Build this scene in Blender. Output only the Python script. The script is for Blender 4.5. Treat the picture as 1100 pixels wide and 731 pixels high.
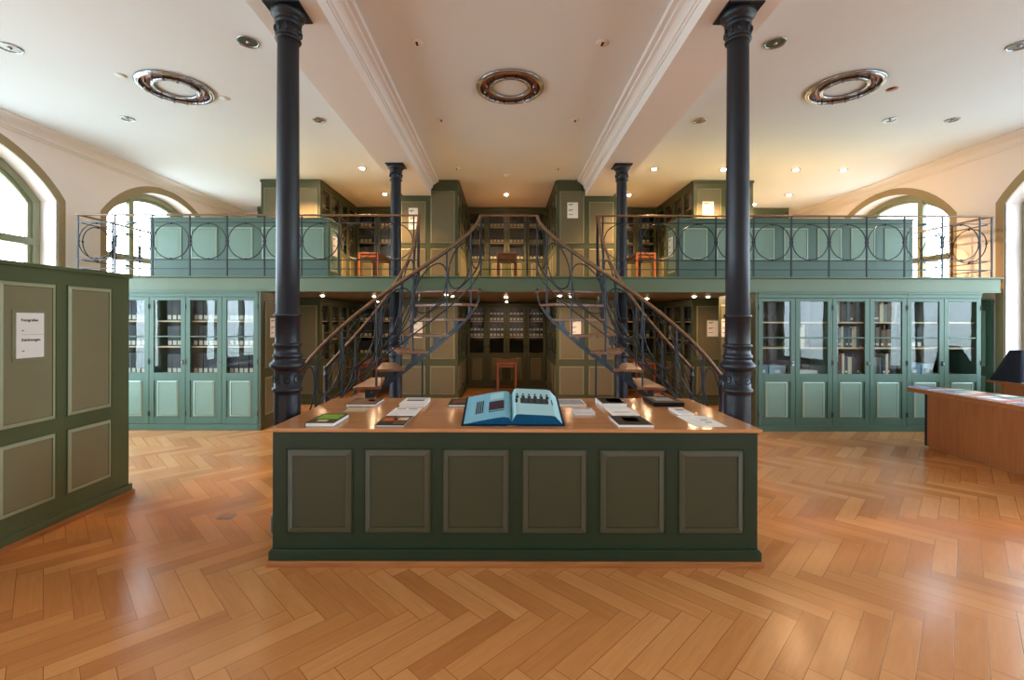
import bpy, bmesh, math, random
from math import sin, cos, pi, radians, sqrt
from mathutils import Vector, Matrix
from mathutils.geometry import tessellate_polygon

for o in list(bpy.data.objects):
    bpy.data.objects.remove(o, do_unlink=True)
scene = bpy.context.scene
COL = scene.collection

# ------------------------------------------------------------------ camera
F, VX, VY, H = 495.0, 542.0, 345.0, 1.65
cam_d = bpy.data.cameras.new('camera')
cam_d.sensor_fit = 'HORIZONTAL'
cam_d.sensor_width = 36.0
cam_d.lens = 36.0 * F / 1100.0
cam_d.shift_x = (550.0 - VX) / 1100.0
cam_d.shift_y = -(365.5 - VY) / 1100.0
cam_d.clip_start = 0.05
cam = bpy.data.objects.new('camera', cam_d)
COL.objects.link(cam)
cam.location = (0, 0, H)
cam.rotation_euler = (radians(90), radians(-0.12), 0)
scene.camera = cam

# ------------------------------------------------------------------ world, exposure
scene.view_settings.view_transform = 'Standard'
scene.view_settings.look = 'None'
scene.view_settings.gamma = 1.0
scene.view_settings.use_curve_mapping = False
scene.view_settings.exposure = 0.2
SKY_STRENGTH = 17.0
LAMP_UP, LAMP_LOW = 640.0, 17.0
world = bpy.data.worlds.new('sky')
scene.world = world
world.use_nodes = True
wn, wl = world.node_tree.nodes, world.node_tree.links
wn.clear()
w_out = wn.new('ShaderNodeOutputWorld')
w_bg = wn.new('ShaderNodeBackground')
w_tc = wn.new('ShaderNodeTexCoord')
w_sep = wn.new('ShaderNodeSeparateXYZ')
w_ramp = wn.new('ShaderNodeValToRGB')
w_map = wn.new('ShaderNodeMath'); w_map.operation = 'MULTIPLY_ADD'
w_map.inputs[1].default_value = 0.5; w_map.inputs[2].default_value = 0.5
wl.new(w_tc.outputs['Generated'], w_sep.inputs[0])
wl.new(w_sep.outputs['Z'], w_map.inputs[0])
wl.new(w_map.outputs[0], w_ramp.inputs[0])
wl.new(w_ramp.outputs[0], w_bg.inputs['Color'])
wl.new(w_bg.outputs[0], w_out.inputs['Surface'])
e = w_ramp.color_ramp.elements
e[0].position = 0.0; e[0].color = (0.28, 0.32, 0.34, 1)
e[1].position = 1.0; e[1].color = (0.55, 0.74, 1.0, 1)
q = e.new(0.44); q.color = (0.32, 0.38, 0.38, 1)
q = e.new(0.52); q.color = (0.72, 0.86, 1.0, 1)
w_side = wn.new('ShaderNodeMapRange')            # trees outside take some light on the right
w_side.inputs['From Min'].default_value = -0.6; w_side.inputs['From Max'].default_value = 0.6
w_side.inputs['To Min'].default_value = SKY_STRENGTH; w_side.inputs['To Max'].default_value = SKY_STRENGTH * 0.70
wl.new(w_sep.outputs['X'], w_side.inputs['Value']); wl.new(w_side.outputs[0], w_bg.inputs['Strength'])
scene.cycles.max_bounces = 8
scene.cycles.diffuse_bounces = 5
scene.cycles.glossy_bounces = 4
scene.cycles.transparent_max_bounces = 16
scene.cycles.sample_clamp_indirect = 6.0
scene.cycles.use_denoising = True
scene.cycles.caustics_reflective = False
scene.cycles.caustics_refractive = False

# key places of the room (metres; camera at the origin, looking along +Y)
CX = 0.06
XL, XR = -6.80, 7.60
YB, YN = 11.75, -5.0
ZC = 4.43
ZS = 4.11                      # underside of the beams
ZG, ZGU = 2.315, 2.09          # gallery floor, gallery soffit
YG = 6.95                      # gallery front
COLS_Y = (3.665, 7.30)
COLS_X = (-1.725, 1.852)
WIN_Y = (9.27, 5.61, 1.97, -1.70)

# ------------------------------------------------------------------ materials
def lin(c):
    r = []
    for v in c:
        v = v / 255.0
        r.append(v / 12.92 if v <= 0.04045 else ((v + 0.055) / 1.055) ** 2.4)
    return (r[0], r[1], r[2], 1.0)

def math_node(nt, op, a, b=None, c=None):
    n = nt.nodes.new('ShaderNodeMath'); n.operation = op
    for i, v in enumerate((a, b, c)):
        if v is None: continue
        if isinstance(v, (int, float)): n.inputs[i].default_value = v
        else: nt.links.new(v, n.inputs[i])
    return n.outputs[0]

def base_mat(name):
    m = bpy.data.materials.new(name); m.use_nodes = True
    b = m.node_tree.nodes.get('Principled BSDF')
    return m, m.node_tree, b

def paint(name, rgb, rough=0.45, var=0.06, scale=6.0, metal=0.0, coat=0.0, bump=0.0):
    m, nt, b = base_mat(name)
    if 'cover' in name or 'print' in name or 'page' in name: b.inputs['Specular IOR Level'].default_value = 0.15; rough = max(rough, .5)
    tc = nt.nodes.new('ShaderNodeTexCoord')
    nz = nt.nodes.new('ShaderNodeTexNoise'); nz.inputs['Scale'].default_value = scale
    nz.inputs['Detail'].default_value = 4
    nt.links.new(tc.outputs['Object'], nz.inputs['Vector'])
    mx = nt.nodes.new('ShaderNodeMix'); mx.data_type = 'RGBA'
    c = lin(rgb)
    mx.inputs[6].default_value = tuple(max(0, v * (1 - var)) for v in c[:3]) + (1,)
    mx.inputs[7].default_value = tuple(min(1, v * (1 + var)) for v in c[:3]) + (1,)
    nt.links.new(nz.outputs['Fac'], mx.inputs[0])
    nt.links.new(mx.outputs[2], b.inputs['Base Color'])
    b.inputs['Roughness'].default_value = rough
    b.inputs['Metallic'].default_value = metal
    if coat: b.inputs['Coat Weight'].default_value = coat
    if bump:
        bp = nt.nodes.new('ShaderNodeBump'); bp.inputs['Strength'].default_value = bump
        bp.inputs['Distance'].default_value = 0.01
        nt.links.new(nz.outputs['Fac'], bp.inputs['Height'])
        nt.links.new(bp.outputs[0], b.inputs['Normal'])
    return m

def wood(name, a, bcol, rough=0.35, axis=0, scale=3.0):
    m, nt, b = base_mat(name)
    tc = nt.nodes.new('ShaderNodeTexCoord')
    mp = nt.nodes.new('ShaderNodeMapping')
    s = [14.0, 14.0, 14.0]; s[axis] = 1.0
    mp.inputs['Scale'].default_value = s
    nt.links.new(tc.outputs['Object'], mp.inputs['Vector'])
    nz = nt.nodes.new('ShaderNodeTexNoise'); nz.inputs['Scale'].default_value = scale
    nz.inputs['Detail'].default_value = 6; nz.inputs['Distortion'].default_value = 0.6
    nt.links.new(mp.outputs[0], nz.inputs['Vector'])
    rp = nt.nodes.new('ShaderNodeValToRGB')
    rp.color_ramp.elements[0].position = 0.3; rp.color_ramp.elements[0].color = lin(a)
    rp.color_ramp.elements[1].position = 0.7; rp.color_ramp.elements[1].color = lin(bcol)
    nt.links.new(nz.outputs['Fac'], rp.inputs[0])
    nt.links.new(rp.outputs[0], b.inputs['Base Color'])
    b.inputs['Roughness'].default_value = rough
    return m

def glass_mat(name, tint=(1, 1, 1), ior=1.5, extra=0.0):
    m = bpy.data.materials.new(name); m.use_nodes = True
    nt = m.node_tree; nt.nodes.clear()
    out = nt.nodes.new('ShaderNodeOutputMaterial')
    tr = nt.nodes.new('ShaderNodeBsdfTransparent'); tr.inputs[0].default_value = tint + (1,)
    gl = nt.nodes.new('ShaderNodeBsdfGlossy'); gl.inputs['Roughness'].default_value = 0.0
    fr = nt.nodes.new('ShaderNodeLayerWeight'); fr.inputs['Blend'].default_value = 0.5
    f0 = ((ior - 1) / (ior + 1)) ** 2
    nz = nt.nodes.new('ShaderNodeTexNoise'); nz.inputs['Scale'].default_value = 1.3
    tc = nt.nodes.new('ShaderNodeTexCoord')
    nt.links.new(tc.outputs['Object'], nz.inputs['Vector'])
    bp = nt.nodes.new('ShaderNodeBump'); bp.inputs['Strength'].default_value = 0.05
    bp.inputs['Distance'].default_value = 0.05
    nt.links.new(nz.outputs['Fac'], bp.inputs['Height'])
    nt.links.new(bp.outputs[0], gl.inputs['Normal'])
    mx = nt.nodes.new('ShaderNodeMixShader')
    fac = math_node(nt, 'MULTIPLY_ADD', math_node(nt, 'POWER', fr.outputs['Facing'], 5.0), 1 - f0 - extra, f0 + extra)
    nt.links.new(fac, mx.inputs[0])
    nt.links.new(tr.outputs[0], mx.inputs[1]); nt.links.new(gl.outputs[0], mx.inputs[2])
    nt.links.new(mx.outputs[0], out.inputs['Surface'])
    return m

def emit_mat(name, rgb, strength):
    m = bpy.data.materials.new(name); m.use_nodes = True
    nt = m.node_tree; nt.nodes.clear()
    out = nt.nodes.new('ShaderNodeOutputMaterial')
    em = nt.nodes.new('ShaderNodeEmission')
    em.inputs[0].default_value = rgb + (1,); em.inputs[1].default_value = strength
    nt.links.new(em.outputs[0], out.inputs['Surface'])
    return m

def parquet():
    m, nt, b = base_mat('herringbone_parquet')
    N, W = 5.0, 0.1225
    tc = nt.nodes.new('ShaderNodeTexCoord')
    sp = nt.nodes.new('ShaderNodeSeparateXYZ')
    nt.links.new(tc.outputs['Object'], sp.inputs[0])
    X, Y = sp.outputs['X'], sp.outputs['Y']
    M = lambda op, a, b_=None, c=None: math_node(nt, op, a, b_, c)
    k = 1 / (sqrt(2) * W)
    x = M('ADD', M('MULTIPLY', M('SUBTRACT', X, Y), k), 204.3)
    y = M('ADD', M('MULTIPLY', M('ADD', X, Y), k), 200.0)
    i, j = M('FLOOR', x), M('FLOOR', y)
    fx, fy = M('SUBTRACT', x, i), M('SUBTRACT', y, j)
    kk = M('FLOORED_MODULO', M('SUBTRACT', i, j), 2 * N)
    vert = M('GREATER_THAN', kk, N - 0.5)
    hor = M('SUBTRACT', 1.0, vert)
    # horizontal plank
    h_id_i, h_id_j = M('SUBTRACT', i, kk), j
    h_u, h_v = M('ADD', kk, fx), fy
    off = M('SUBTRACT', 2 * N - 1, kk)
    v_id_i, v_id_j = i, M('SUBTRACT', j, off)
    v_u, v_v = M('ADD', off, fy), fx
    sel = lambda h, v: M('ADD', M('MULTIPLY', h, hor), M('MULTIPLY', v, vert))
    idi, idj, u, v = sel(h_id_i, v_id_i), sel(h_id_j, v_id_j), sel(h_u, v_u), sel(h_v, v_v)
    cid = nt.nodes.new('ShaderNodeCombineXYZ')
    nt.links.new(idi, cid.inputs[0]); nt.links.new(idj, cid.inputs[1]); nt.links.new(vert, cid.inputs[2])
    wn_ = nt.nodes.new('ShaderNodeTexWhiteNoise'); wn_.noise_dimensions = '3D'
    nt.links.new(cid.outputs[0], wn_.inputs['Vector'])
    r1 = wn_.outputs['Value']
    # grain
    cg = nt.nodes.new('ShaderNodeCombineXYZ')
    nt.links.new(M('ADD', M('MULTIPLY', u, 0.16), M('MULTIPLY', r1, 37.0)), cg.inputs[0])
    nt.links.new(M('MULTIPLY', v, 1.6), cg.inputs[1])
    nt.links.new(M('MULTIPLY', r1, 91.0), cg.inputs[2])
    ng = nt.nodes.new('ShaderNodeTexNoise'); ng.inputs['Scale'].default_value = 2.2
    ng.inputs['Detail'].default_value = 7; ng.inputs['Roughness'].default_value = 0.62
    ng.inputs['Distortion'].default_value = 0.8
    nt.links.new(cg.outputs[0], ng.inputs['Vector'])
    rp = nt.nodes.new('ShaderNodeValToRGB')
    rp.color_ramp.elements[0].position = 0.0; rp.color_ramp.elements[0].color = lin((160, 92, 42))
    rp.color_ramp.elements[1].position = 1.0; rp.color_ramp.elements[1].color = lin((230, 166, 104))
    q_ = rp.color_ramp.elements.new(0.5); q_.color = lin((202, 134, 74))
    tone = M('ADD', M('MULTIPLY_ADD', r1, 0.42, 0.06), M('MULTIPLY', ng.outputs['Fac'], 0.46))
    nt.links.new(tone, rp.inputs[0])
    # joints
    ev = M('MINIMUM', v, M('SUBTRACT', 1.0, v))
    eu = M('MINIMUM', u, M('SUBTRACT', N, u))
    ed = M('MINIMUM', ev, eu)
    wj = M('ADD', 0.004, M('MULTIPLY', wn_.outputs['Value'], 0.012))
    joint = M('LESS_THAN', ed, wj)
    mx = nt.nodes.new('ShaderNodeMix'); mx.data_type = 'RGBA'
    nt.links.new(M('MULTIPLY', joint, 0.75), mx.inputs[0])
    nt.links.new(rp.outputs[0], mx.inputs[6]); mx.inputs[7].default_value = lin((74, 38, 14))
    nt.links.new(mx.outputs[2], b.inputs['Base Color'])
    rg = M('ADD', 0.15, M('MULTIPLY', ng.outputs['Fac'], 0.10))
    nt.links.new(rg, b.inputs['Roughness'])
    bp = nt.nodes.new('ShaderNodeBump'); bp.inputs['Strength'].default_value = 0.25
    bp.inputs['Distance'].default_value = 0.002
    hgt = M('ADD', M('MULTIPLY', r1, 0.25), M('MULTIPLY', M('SUBTRACT', 1.0, joint), 0.6))
    nt.links.new(hgt, bp.inputs['Height']); nt.links.new(bp.outputs[0], b.inputs['Normal'])
    return m

G_FRAME = paint('green_paint', (76, 106, 90), 0.42)
G_PANEL = paint('grey_green_panel_paint', (120, 148, 132), 0.48)
G_MOULD = paint('pale_green_moulding_paint', (168, 190, 174), 0.42)
O_FRAME = paint('olive_paint', (68, 74, 48), 0.42)
O_PANEL = paint('olive_grey_panel_paint', (104, 98, 72), 0.48)
O_MOULD = paint('pale_olive_moulding_paint', (128, 128, 98), 0.42)
K_FRAME = paint('shaded_green_paint', (24, 48, 30), 0.38)  # same green as the cabinets, darkened to paint in the counter's shade
K_PANEL = paint('shaded_panel_paint', (60, 62, 42), 0.42)
K_MOULD = paint('shaded_moulding_paint', (74, 74, 56), 0.38)
WALL = paint('white_wall_plaster', (242, 230, 226), 0.8, 0.02, 2.0, bump=0.05)
CEIL = paint('white_ceiling_plaster', (230, 234, 240), 0.85, 0.02, 1.5)
STUCCO = paint('white_stucco', (236, 230, 230), 0.6, 0.02)
TAUPE = paint('taupe_window_surround', (158, 138, 104), 0.7, 0.04)
WFRAME = paint('sage_window_frame_paint', (138, 140, 112), 0.4, 0.03)
IRON = paint('blue_black_iron', (12, 20, 32), 0.42, 0.10, 9.0)
STEEL = paint('dark_stair_iron', (32, 38, 48), 0.4, 0.10, 9.0, metal=0.2)
RAILING = paint('black_wrought_iron', (20, 26, 34), 0.45, 0.1, 9.0, metal=0.1)
CHROME = paint('polished_chrome', (168, 170, 178), 0.08, 0.02, metal=1.0)
STEELCAN = paint('brushed_lamp_reflector', (120, 114, 108), 0.3, 0.03, metal=0.9)
COPPER = paint('copper_reflector', (132, 74, 46), 0.3, 0.05, metal=0.85)
BRASS = paint('brass', (190, 160, 96), 0.25, 0.04, metal=1.0)
DARKCAN = paint('dark_lamp_can', (38, 34, 32), 0.5)
PARQUET = parquet()
OAK = wood('counter_oak', (188, 128, 82), (204, 148, 98), 0.15, 0, 2.2)
OAKY = wood('desk_beech', (150, 88, 46), (166, 102, 56), 0.38, 2, 2.0)
RAILWOOD = wood('handrail_wood', (104, 72, 46), (138, 100, 66), 0.35, 0)
TREAD = wood('stair_tread_wood', (100, 62, 40), (136, 90, 60), 0.4, 0)
TABLE = wood('reading_table_wood', (98, 54, 28), (124, 72, 40), 0.4, 1)
SHELF = wood('shelf_wood', (196, 168, 130), (214, 190, 154), 0.5, 0)
INSIDE = paint('dark_cabinet_interior', (26, 22, 20), 0.7)
PLINTHW = wood('plinth_wood', (150, 92, 48), (178, 118, 68), 0.4, 0)
GLASS = glass_mat('cabinet_glass', (0.94, 0.97, 0.96), 1.45, 0.0)
WGLASS = glass_mat('window_glass', (0.97, 0.99, 0.98), 1.45)
BULB = emit_mat('lit_halogen_bulb', (1.0, 0.72, 0.42), 220.0)
PAPER = paint('white_paper', (236, 234, 228), 0.7, 0.02)
INK = paint('black_ink', (24, 22, 22), 0.6)
BLACKCLOTH = paint('black_cloth', (26, 32, 44), 0.9, 0.2, 20, bump=0.2)
PLASTIC = paint('white_plastic', (226, 224, 218), 0.4, 0.02)
GREYP = paint('grey_plastic', (110, 118, 122), 0.4, 0.03)

# ------------------------------------------------------------------ mesh builder
class MB:
    def __init__(self):
        self.v, self.f, self.m, self.sm = [], [], [], []
        self.T = None
    def add(self, verts, faces, mat=0, smooth=False):
        n = len(self.v)
        for p in verts:
            p = Vector(p)
            if self.T is not None: p = self.T @ p
            self.v.append(p)
        for f in faces:
            self.f.append([n + i for i in f]); self.m.append(mat); self.sm.append(smooth)
        return self
    def box(self, x0, x1, y0, y1, z0, z1, mat=0):
        v = [(x0, y0, z0), (x1, y0, z0), (x1, y1, z0), (x0, y1, z0), (x0, y0, z1), (x1, y0, z1), (x1, y1, z1), (x0, y1, z1)]
        return self.add(v, [(0, 3, 2, 1), (4, 5, 6, 7), (0, 1, 5, 4), (1, 2, 6, 5), (2, 3, 7, 6), (3, 0, 4, 7)], mat)
    def prism(self, poly, z0, z1, mat=0):
        n = len(poly)
        v = [(p[0], p[1], z0) for p in poly] + [(p[0], p[1], z1) for p in poly]
        f = [tuple(range(n))[::-1], tuple(range(n, 2 * n))]
        f += [(i, (i + 1) % n, n + (i + 1) % n, n + i) for i in range(n)]
        return self.add(v, f, mat)
    def extrude_y(self, prof, y0, y1, mat=0):
        n = len(prof)
        v = [(p[0], y0, p[1]) for p in prof] + [(p[0], y1, p[1]) for p in prof]
        f = [tuple(range(n)), tuple(range(n, 2 * n))[::-1]]
        f += [(i, n + i, n + (i + 1) % n, (i + 1) % n) for i in range(n)]
        return self.add(v, f, mat)
    def lathe(self, prof, seg=32, c=(0, 0, 0), mat=0, closed=False):
        n = len(prof); v = []
        for s in range(seg):
            a = 2 * pi * s / seg
            for r, z in prof: v.append((c[0] + r * cos(a), c[1] + r * sin(a), c[2] + z))
        f = []
        for s in range(seg):
            t = (s + 1) % seg
            for i in range(n - (0 if closed else 1)):
                k = (i + 1) % n
                f.append((s * n + i, t * n + i, t * n + k, s * n + k))
        self.add(v, f, mat, True)
        if not closed:
            self.add([v[s * n] for s in range(seg)], [tuple(range(seg))[::-1]], mat) if self.T is None else None
            self.add([v[s * n + n - 1] for s in range(seg)], [tuple(range(seg))], mat) if self.T is None else None
        return self
    def tube(self, pts, r, seg=8, mat=0, closed=False, ry=None):
        pts = [Vector(p) for p in pts]; n = len(pts); v = []
        up0 = Vector((0, 0, 1))
        for i, p in enumerate(pts):
            if closed: t = pts[(i + 1) % n] - pts[i - 1]
            else: t = pts[min(i + 1, n - 1)] - pts[max(i - 1, 0)]
            t.normalize()
            up = up0 if abs(t.z) < 0.95 else Vector((0, 1, 0))
            if closed or n == 2: up = up if abs(t.dot(up)) < 0.95 else Vector((1, 0, 0))
            sd = t.cross(up).normalized(); u2 = sd.cross(t).normalized()
            for s in range(seg):
                a = 2 * pi * s / seg
                v.append(p + sd * (r * cos(a)) + u2 * ((ry or r) * sin(a)))
        f = []
        for i in range(n if closed else n - 1):
            k = (i + 1) % n
            for s in range(seg):
                t = (s + 1) % seg
                f.append((i * seg + s, i * seg + t, k * seg + t, k * seg + s))
        self.add(v, f, mat, True)
        if not closed:
            self.add(v[:seg], [tuple(range(seg))[::-1]], mat); self.add(v[-seg:], [tuple(range(seg))], mat)
        return self
    def ring(self, c, R, r, ax='y', seg=40, mat=0):
        pts = []
        for s in range(seg):
            a = 2 * pi * s / seg
            if ax == 'y': pts.append((c[0] + R * cos(a), c[1], c[2] + R * sin(a)))
            elif ax == 'x': pts.append((c[0], c[1] + R * cos(a), c[2] + R * sin(a)))
        n = seg; v = []; k = 6
        for i, p in enumerate(pts):
            p = Vector(p); rad = (p - Vector(c)).normalized()
            nx = Vector((0, 1, 0)) if ax == 'y' else Vector((1, 0, 0))
            for s in range(k):
                a = 2 * pi * s / k
                v.append(p + rad * r * cos(a) + nx * r * sin(a))
        f = [(i * k + s, i * k + (s + 1) % k, ((i + 1) % n) * k + (s + 1) % k, ((i + 1) % n) * k + s) for i in range(n) for s in range(k)]
        return self.add(v, f, mat, True)
    def ball(self, c, r, mat=0, seg=12, zs=1.0):
        prof = [(max(1e-4, r * sin(pi * i / 8)), -r * zs * cos(pi * i / 8)) for i in range(9)]
        return self.lathe(prof, seg, c, mat)
    def mesh(self, name, mats):
        me = bpy.data.meshes.new(name)
        me.from_pydata([tuple(p) for p in self.v], [], self.f)
        for mt in (mats if isinstance(mats, (list, tuple)) else [mats]): me.materials.append(mt)
        me.polygons.foreach_set('material_index', self.m)
        me.polygons.foreach_set('use_smooth', self.sm)
        me.update()
        bm = bmesh.new(); bm.from_mesh(me)
        bmesh.ops.recalc_face_normals(bm, faces=bm.faces); bm.to_mesh(me); bm.free()
        return me
    def build(self, name, mats, parent=None, bevel=0.0, loc=None):
        return link(name, self.mesh(name, mats), parent, bevel, loc)

def link(name, me, parent=None, bevel=0.0, loc=None):
    o = bpy.data.objects.new(name, me); COL.objects.link(o)
    if parent is not None: o.parent = parent
    if loc is not None: o.location = loc
    if bevel:
        b = o.modifiers.new('bevel', 'BEVEL'); b.width = bevel; b.segments = 2
        b.limit_method = 'ANGLE'; b.angle_limit = radians(40)
    return o

def tag(o, label=None, cat=None, group=None, kind=None):
    if label: o['label'] = label
    if cat: o['category'] = cat
    if group: o['group'] = group
    if kind: o['kind'] = kind
    return o

def thing(name, label, cat, loc=(0, 0, 0), rz=0.0, group=None):
    o = bpy.data.objects.new(name, None); COL.objects.link(o)
    o.empty_display_size = 0.1
    o.location = loc; o.rotation_euler = (0, 0, rz)
    return tag(o, label, cat, group)

def structure(o):
    o['kind'] = 'structure'; return o

def dup(root, loc=None, rz=None, label=None, group=None):
    r = root.copy(); COL.objects.link(r)
    if loc is not None: r.location = loc
    if rz is not None: r.rotation_euler = (0, 0, rz)
    if label: r['label'] = label
    if group: r['group'] = group
    for ch in list(root.children):
        c = ch.copy(); COL.objects.link(c); c.parent = r
        for g in ch.children:
            d = g.copy(); COL.objects.link(d); d.parent = c
    return r

CACHE = {}
def cached(key, fn):
    if key not in CACHE: CACHE[key] = fn()
    return CACHE[key]

def panel_mesh(w, h, mats, band=0.045, lift=0.012, bead=True):
    """raised panel: bead, sloping moulding band and field; origin at its lower left corner, facing -y"""
    def make():
        b = MB()
        if bead:
            t = 0.007
            for (x0, x1, z0, z1) in ((-t, w + t, -t, 0), (-t, w + t, h, h + t), (-t, 0, 0, h), (w, w + t, 0, h)):
                b.box(x0, x1, -0.008, 0.0, z0, z1, 0)
        o = [(0, -0.001, 0), (w, -0.001, 0), (w, -0.001, h), (0, -0.001, h)]
        m_ = [(band, -lift, band), (w - band, -lift, band), (w - band, -lift, h - band), (band, -lift, h - band)]
        i_ = [(band + .004, -lift + .006, band + .004), (w - band - .004, -lift + .006, band + .004),
              (w - band - .004, -lift + .006, h - band - .004), (band + .004, -lift + .006, h - band - .004)]
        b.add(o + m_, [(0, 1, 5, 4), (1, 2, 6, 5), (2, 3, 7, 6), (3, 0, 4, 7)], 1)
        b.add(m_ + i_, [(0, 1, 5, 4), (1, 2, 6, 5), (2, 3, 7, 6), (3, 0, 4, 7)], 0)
        b.add(i_, [(0, 1, 2, 3)], 2)
        me = b.mesh('panel', mats)
        return me
    return cached(('panel', round(w, 3), round(h, 3), tuple(m.name for m in mats), band, lift, bead), make)

def panel(parent, x, z, w, h, mats, y=0.0, band=0.045, lift=0.012, rz=0.0, name='panel', bead=True):
    o = link(name, panel_mesh(w, h, mats, band, lift, bead), parent)
    o.location = (x, y, z); o.rotation_euler = (0, 0, rz)
    return o

GREEN3 = (G_FRAME, G_MOULD, G_PANEL)
OLIVE3 = (O_FRAME, O_MOULD, O_PANEL)
P_FRAME = paint('lightened_green_paint', (80, 92, 60), 0.42)  # greener than the bookcases; lightened to stand in for light missing here
P_PANEL = paint('lightened_panel_paint', (126, 122, 92), 0.48)
P_MOULD = paint('lightened_moulding_paint', (158, 162, 130), 0.42)
LIGHTENED3 = (P_FRAME, P_MOULD, P_PANEL)
FASCIA = paint('gallery_fascia_paint', (92, 108, 80), 0.42)
SHADED3 = (K_FRAME, K_MOULD, K_PANEL)

# ------------------------------------------------------------------ setting: floor, ceiling, walls
structure(MB().box(XL - .1, XR + .1, YN - .1, YB + .1, -0.08, 0.0).build('floor', PARQUET))
structure(MB().box(XL - .3, XR + .3, YN - .3, YB + .3, ZC, ZC + 0.15).build('ceiling', CEIL))
structure(MB().box(XL - .45, XR + .45, YB, YB + 0.2, 0.0, ZC).build('wall_back', WALL))
structure(MB().box(XL - .45, XR + .45, YN - .2, YN, 0.0, ZC).build('wall_front', WALL))

R_ARCH, ZA, HALF, Z_SILL, BAND = 1.874, 2.394, 1.52, 0.55, 0.125
def arch_loop(yc, inset, z_low, n=20):
    """outline of a segmental-arched opening in the (y, z) plane"""
    hw, r = HALF - inset, R_ARCH - inset
    zs = ZA + sqrt(r * r - hw * hw)
    a0 = math.asin(hw / r)
    pts = [(yc - hw, z_low), (yc + hw, z_low)]
    for i in range(n + 1):
        a = a0 - 2 * a0 * i / n
        pts.append((yc + r * sin(a), ZA + r * cos(a)))
    return pts

def side_wall(name, x0, sgn):
    """wall with arched openings; sgn = direction away from the room"""
    x1 = x0 + sgn * 0.42
    outer = [(YN, 0.0), (YB, 0.0), (YB, ZC), (YN, ZC)]
    holes = [arch_loop(yc, BAND, Z_SILL) for yc in WIN_Y]
    loops = [[Vector((p[0], p[1], 0)) for p in l] for l in [outer] + [h[::-1] for h in holes]]
    tris = tessellate_polygon(loops)
    flat = [p for l in loops for p in l]
    b = MB()
    for x in (x0, x1):
        b.add([(x, p.x, p.y) for p in flat], [tuple(t) for t in tris])
    for l in loops:
        n = len(l)
        v = [(x0, p.x, p.y) for p in l] + [(x1, p.x, p.y) for p in l]
        b.add(v, [(i, (i + 1) % n, n + (i + 1) % n, n + i) for i in range(n)])
    return structure(b.build(name, WALL))
side_wall('wall_left', XL, -1)
side_wall('wall_right', XR, 1)

def bandmesh(yc, i0, i1, xa, xb, z0=Z_SILL, z1=None):
    """arched frame between insets i0 < i1, from plane xa to xb"""
    A = arch_loop(yc, i0, z0); B_ = arch_loop(yc, i1, z0 if z1 is None else z1)
    n = len(A); b = MB()
    for x in (xa, xb):
        v = [(x, p[0], p[1]) for p in A] + [(x, p[0], p[1]) for p in B_]
        b.add(v, [(i, (i + 1) % n, n + (i + 1) % n, n + i) for i in range(n)])
    for L in (A, B_):
        v = [(xa, p[0], p[1]) for p in L] + [(xb, p[0], p[1]) for p in L]
        b.add(v, [(i, (i + 1) % n, n + (i + 1) % n, n + i) for i in range(n)])
    return b

wcount = 0
for xw, sg in ((XL, -1), (XR, 1)):
    for yc in WIN_Y:
        wcount += 1
        root = bpy.data.objects.new('window_%d' % wcount, None); COL.objects.link(root)
        root.location = (xw, yc, 0); root['kind'] = 'structure'
        bandmesh(0, 0.0, BAND, -sg * 0.006, sg * 0.02, 0.40, Z_SILL).build('surround', TAUPE, root)
        bandmesh(0, BAND + .002, BAND + .10, sg * 0.26, sg * 0.36, Z_SILL + .002, Z_SILL + .10).build('frame', WFRAME, root, 0.008)
        bandmesh(0, BAND + .10, BAND + .16, sg * 0.29, sg * 0.35, Z_SILL + .10, Z_SILL + .16).build('sash', WFRAME, root, 0.006)
        for ym in (-0.53, 0.53):
            zt = ZA + sqrt((R_ARCH - BAND - .1) ** 2 - ym * ym)
            MB().box(sg * .27, sg * .35, ym - .055, ym + .055, Z_SILL + .1, zt).build('mullion', WFRAME, root, 0.01)
        MB().box(sg * .265, sg * .355, -HALF + BAND + .09, HALF - BAND - .09, 2.77, 2.88).build('transom', WFRAME, root, 0.01)
        g = arch_loop(0, BAND + .12, Z_SILL + .12)
        v = [(sg * .315, p[0], p[1]) for p in g] + [(sg * .321, p[0], p[1]) for p in g]
        n = len(g)
        MB().add(v, [tuple(range(n)), tuple(range(n, 2 * n))] + [(i, (i + 1) % n, n + (i + 1) % n, n + i) for i in range(n)]).build('pane', WGLASS, root)
        bs = MB().box(-sg * .04, sg * .30, -HALF + .02, HALF - .02, Z_SILL - .05, Z_SILL + .004)
        bs.build('sill', STUCCO, root, 0.01)
        # sky portal (guides the sampling of the sky through this opening; gives off nothing itself)
        ld = bpy.data.lights.new('sky_portal', 'AREA'); ld.shape = 'RECTANGLE'
        ld.size = 3.75; ld.size_y = 2.85
        ld.cycles.is_portal = True
        lo = bpy.data.objects.new('sky_portal', ld); COL.objects.link(lo); lo.parent = root
        lo.location = (sg * 0.44, 0, 2.4)
        lo.rotation_euler = (0, radians(90 * sg), 0)

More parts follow.
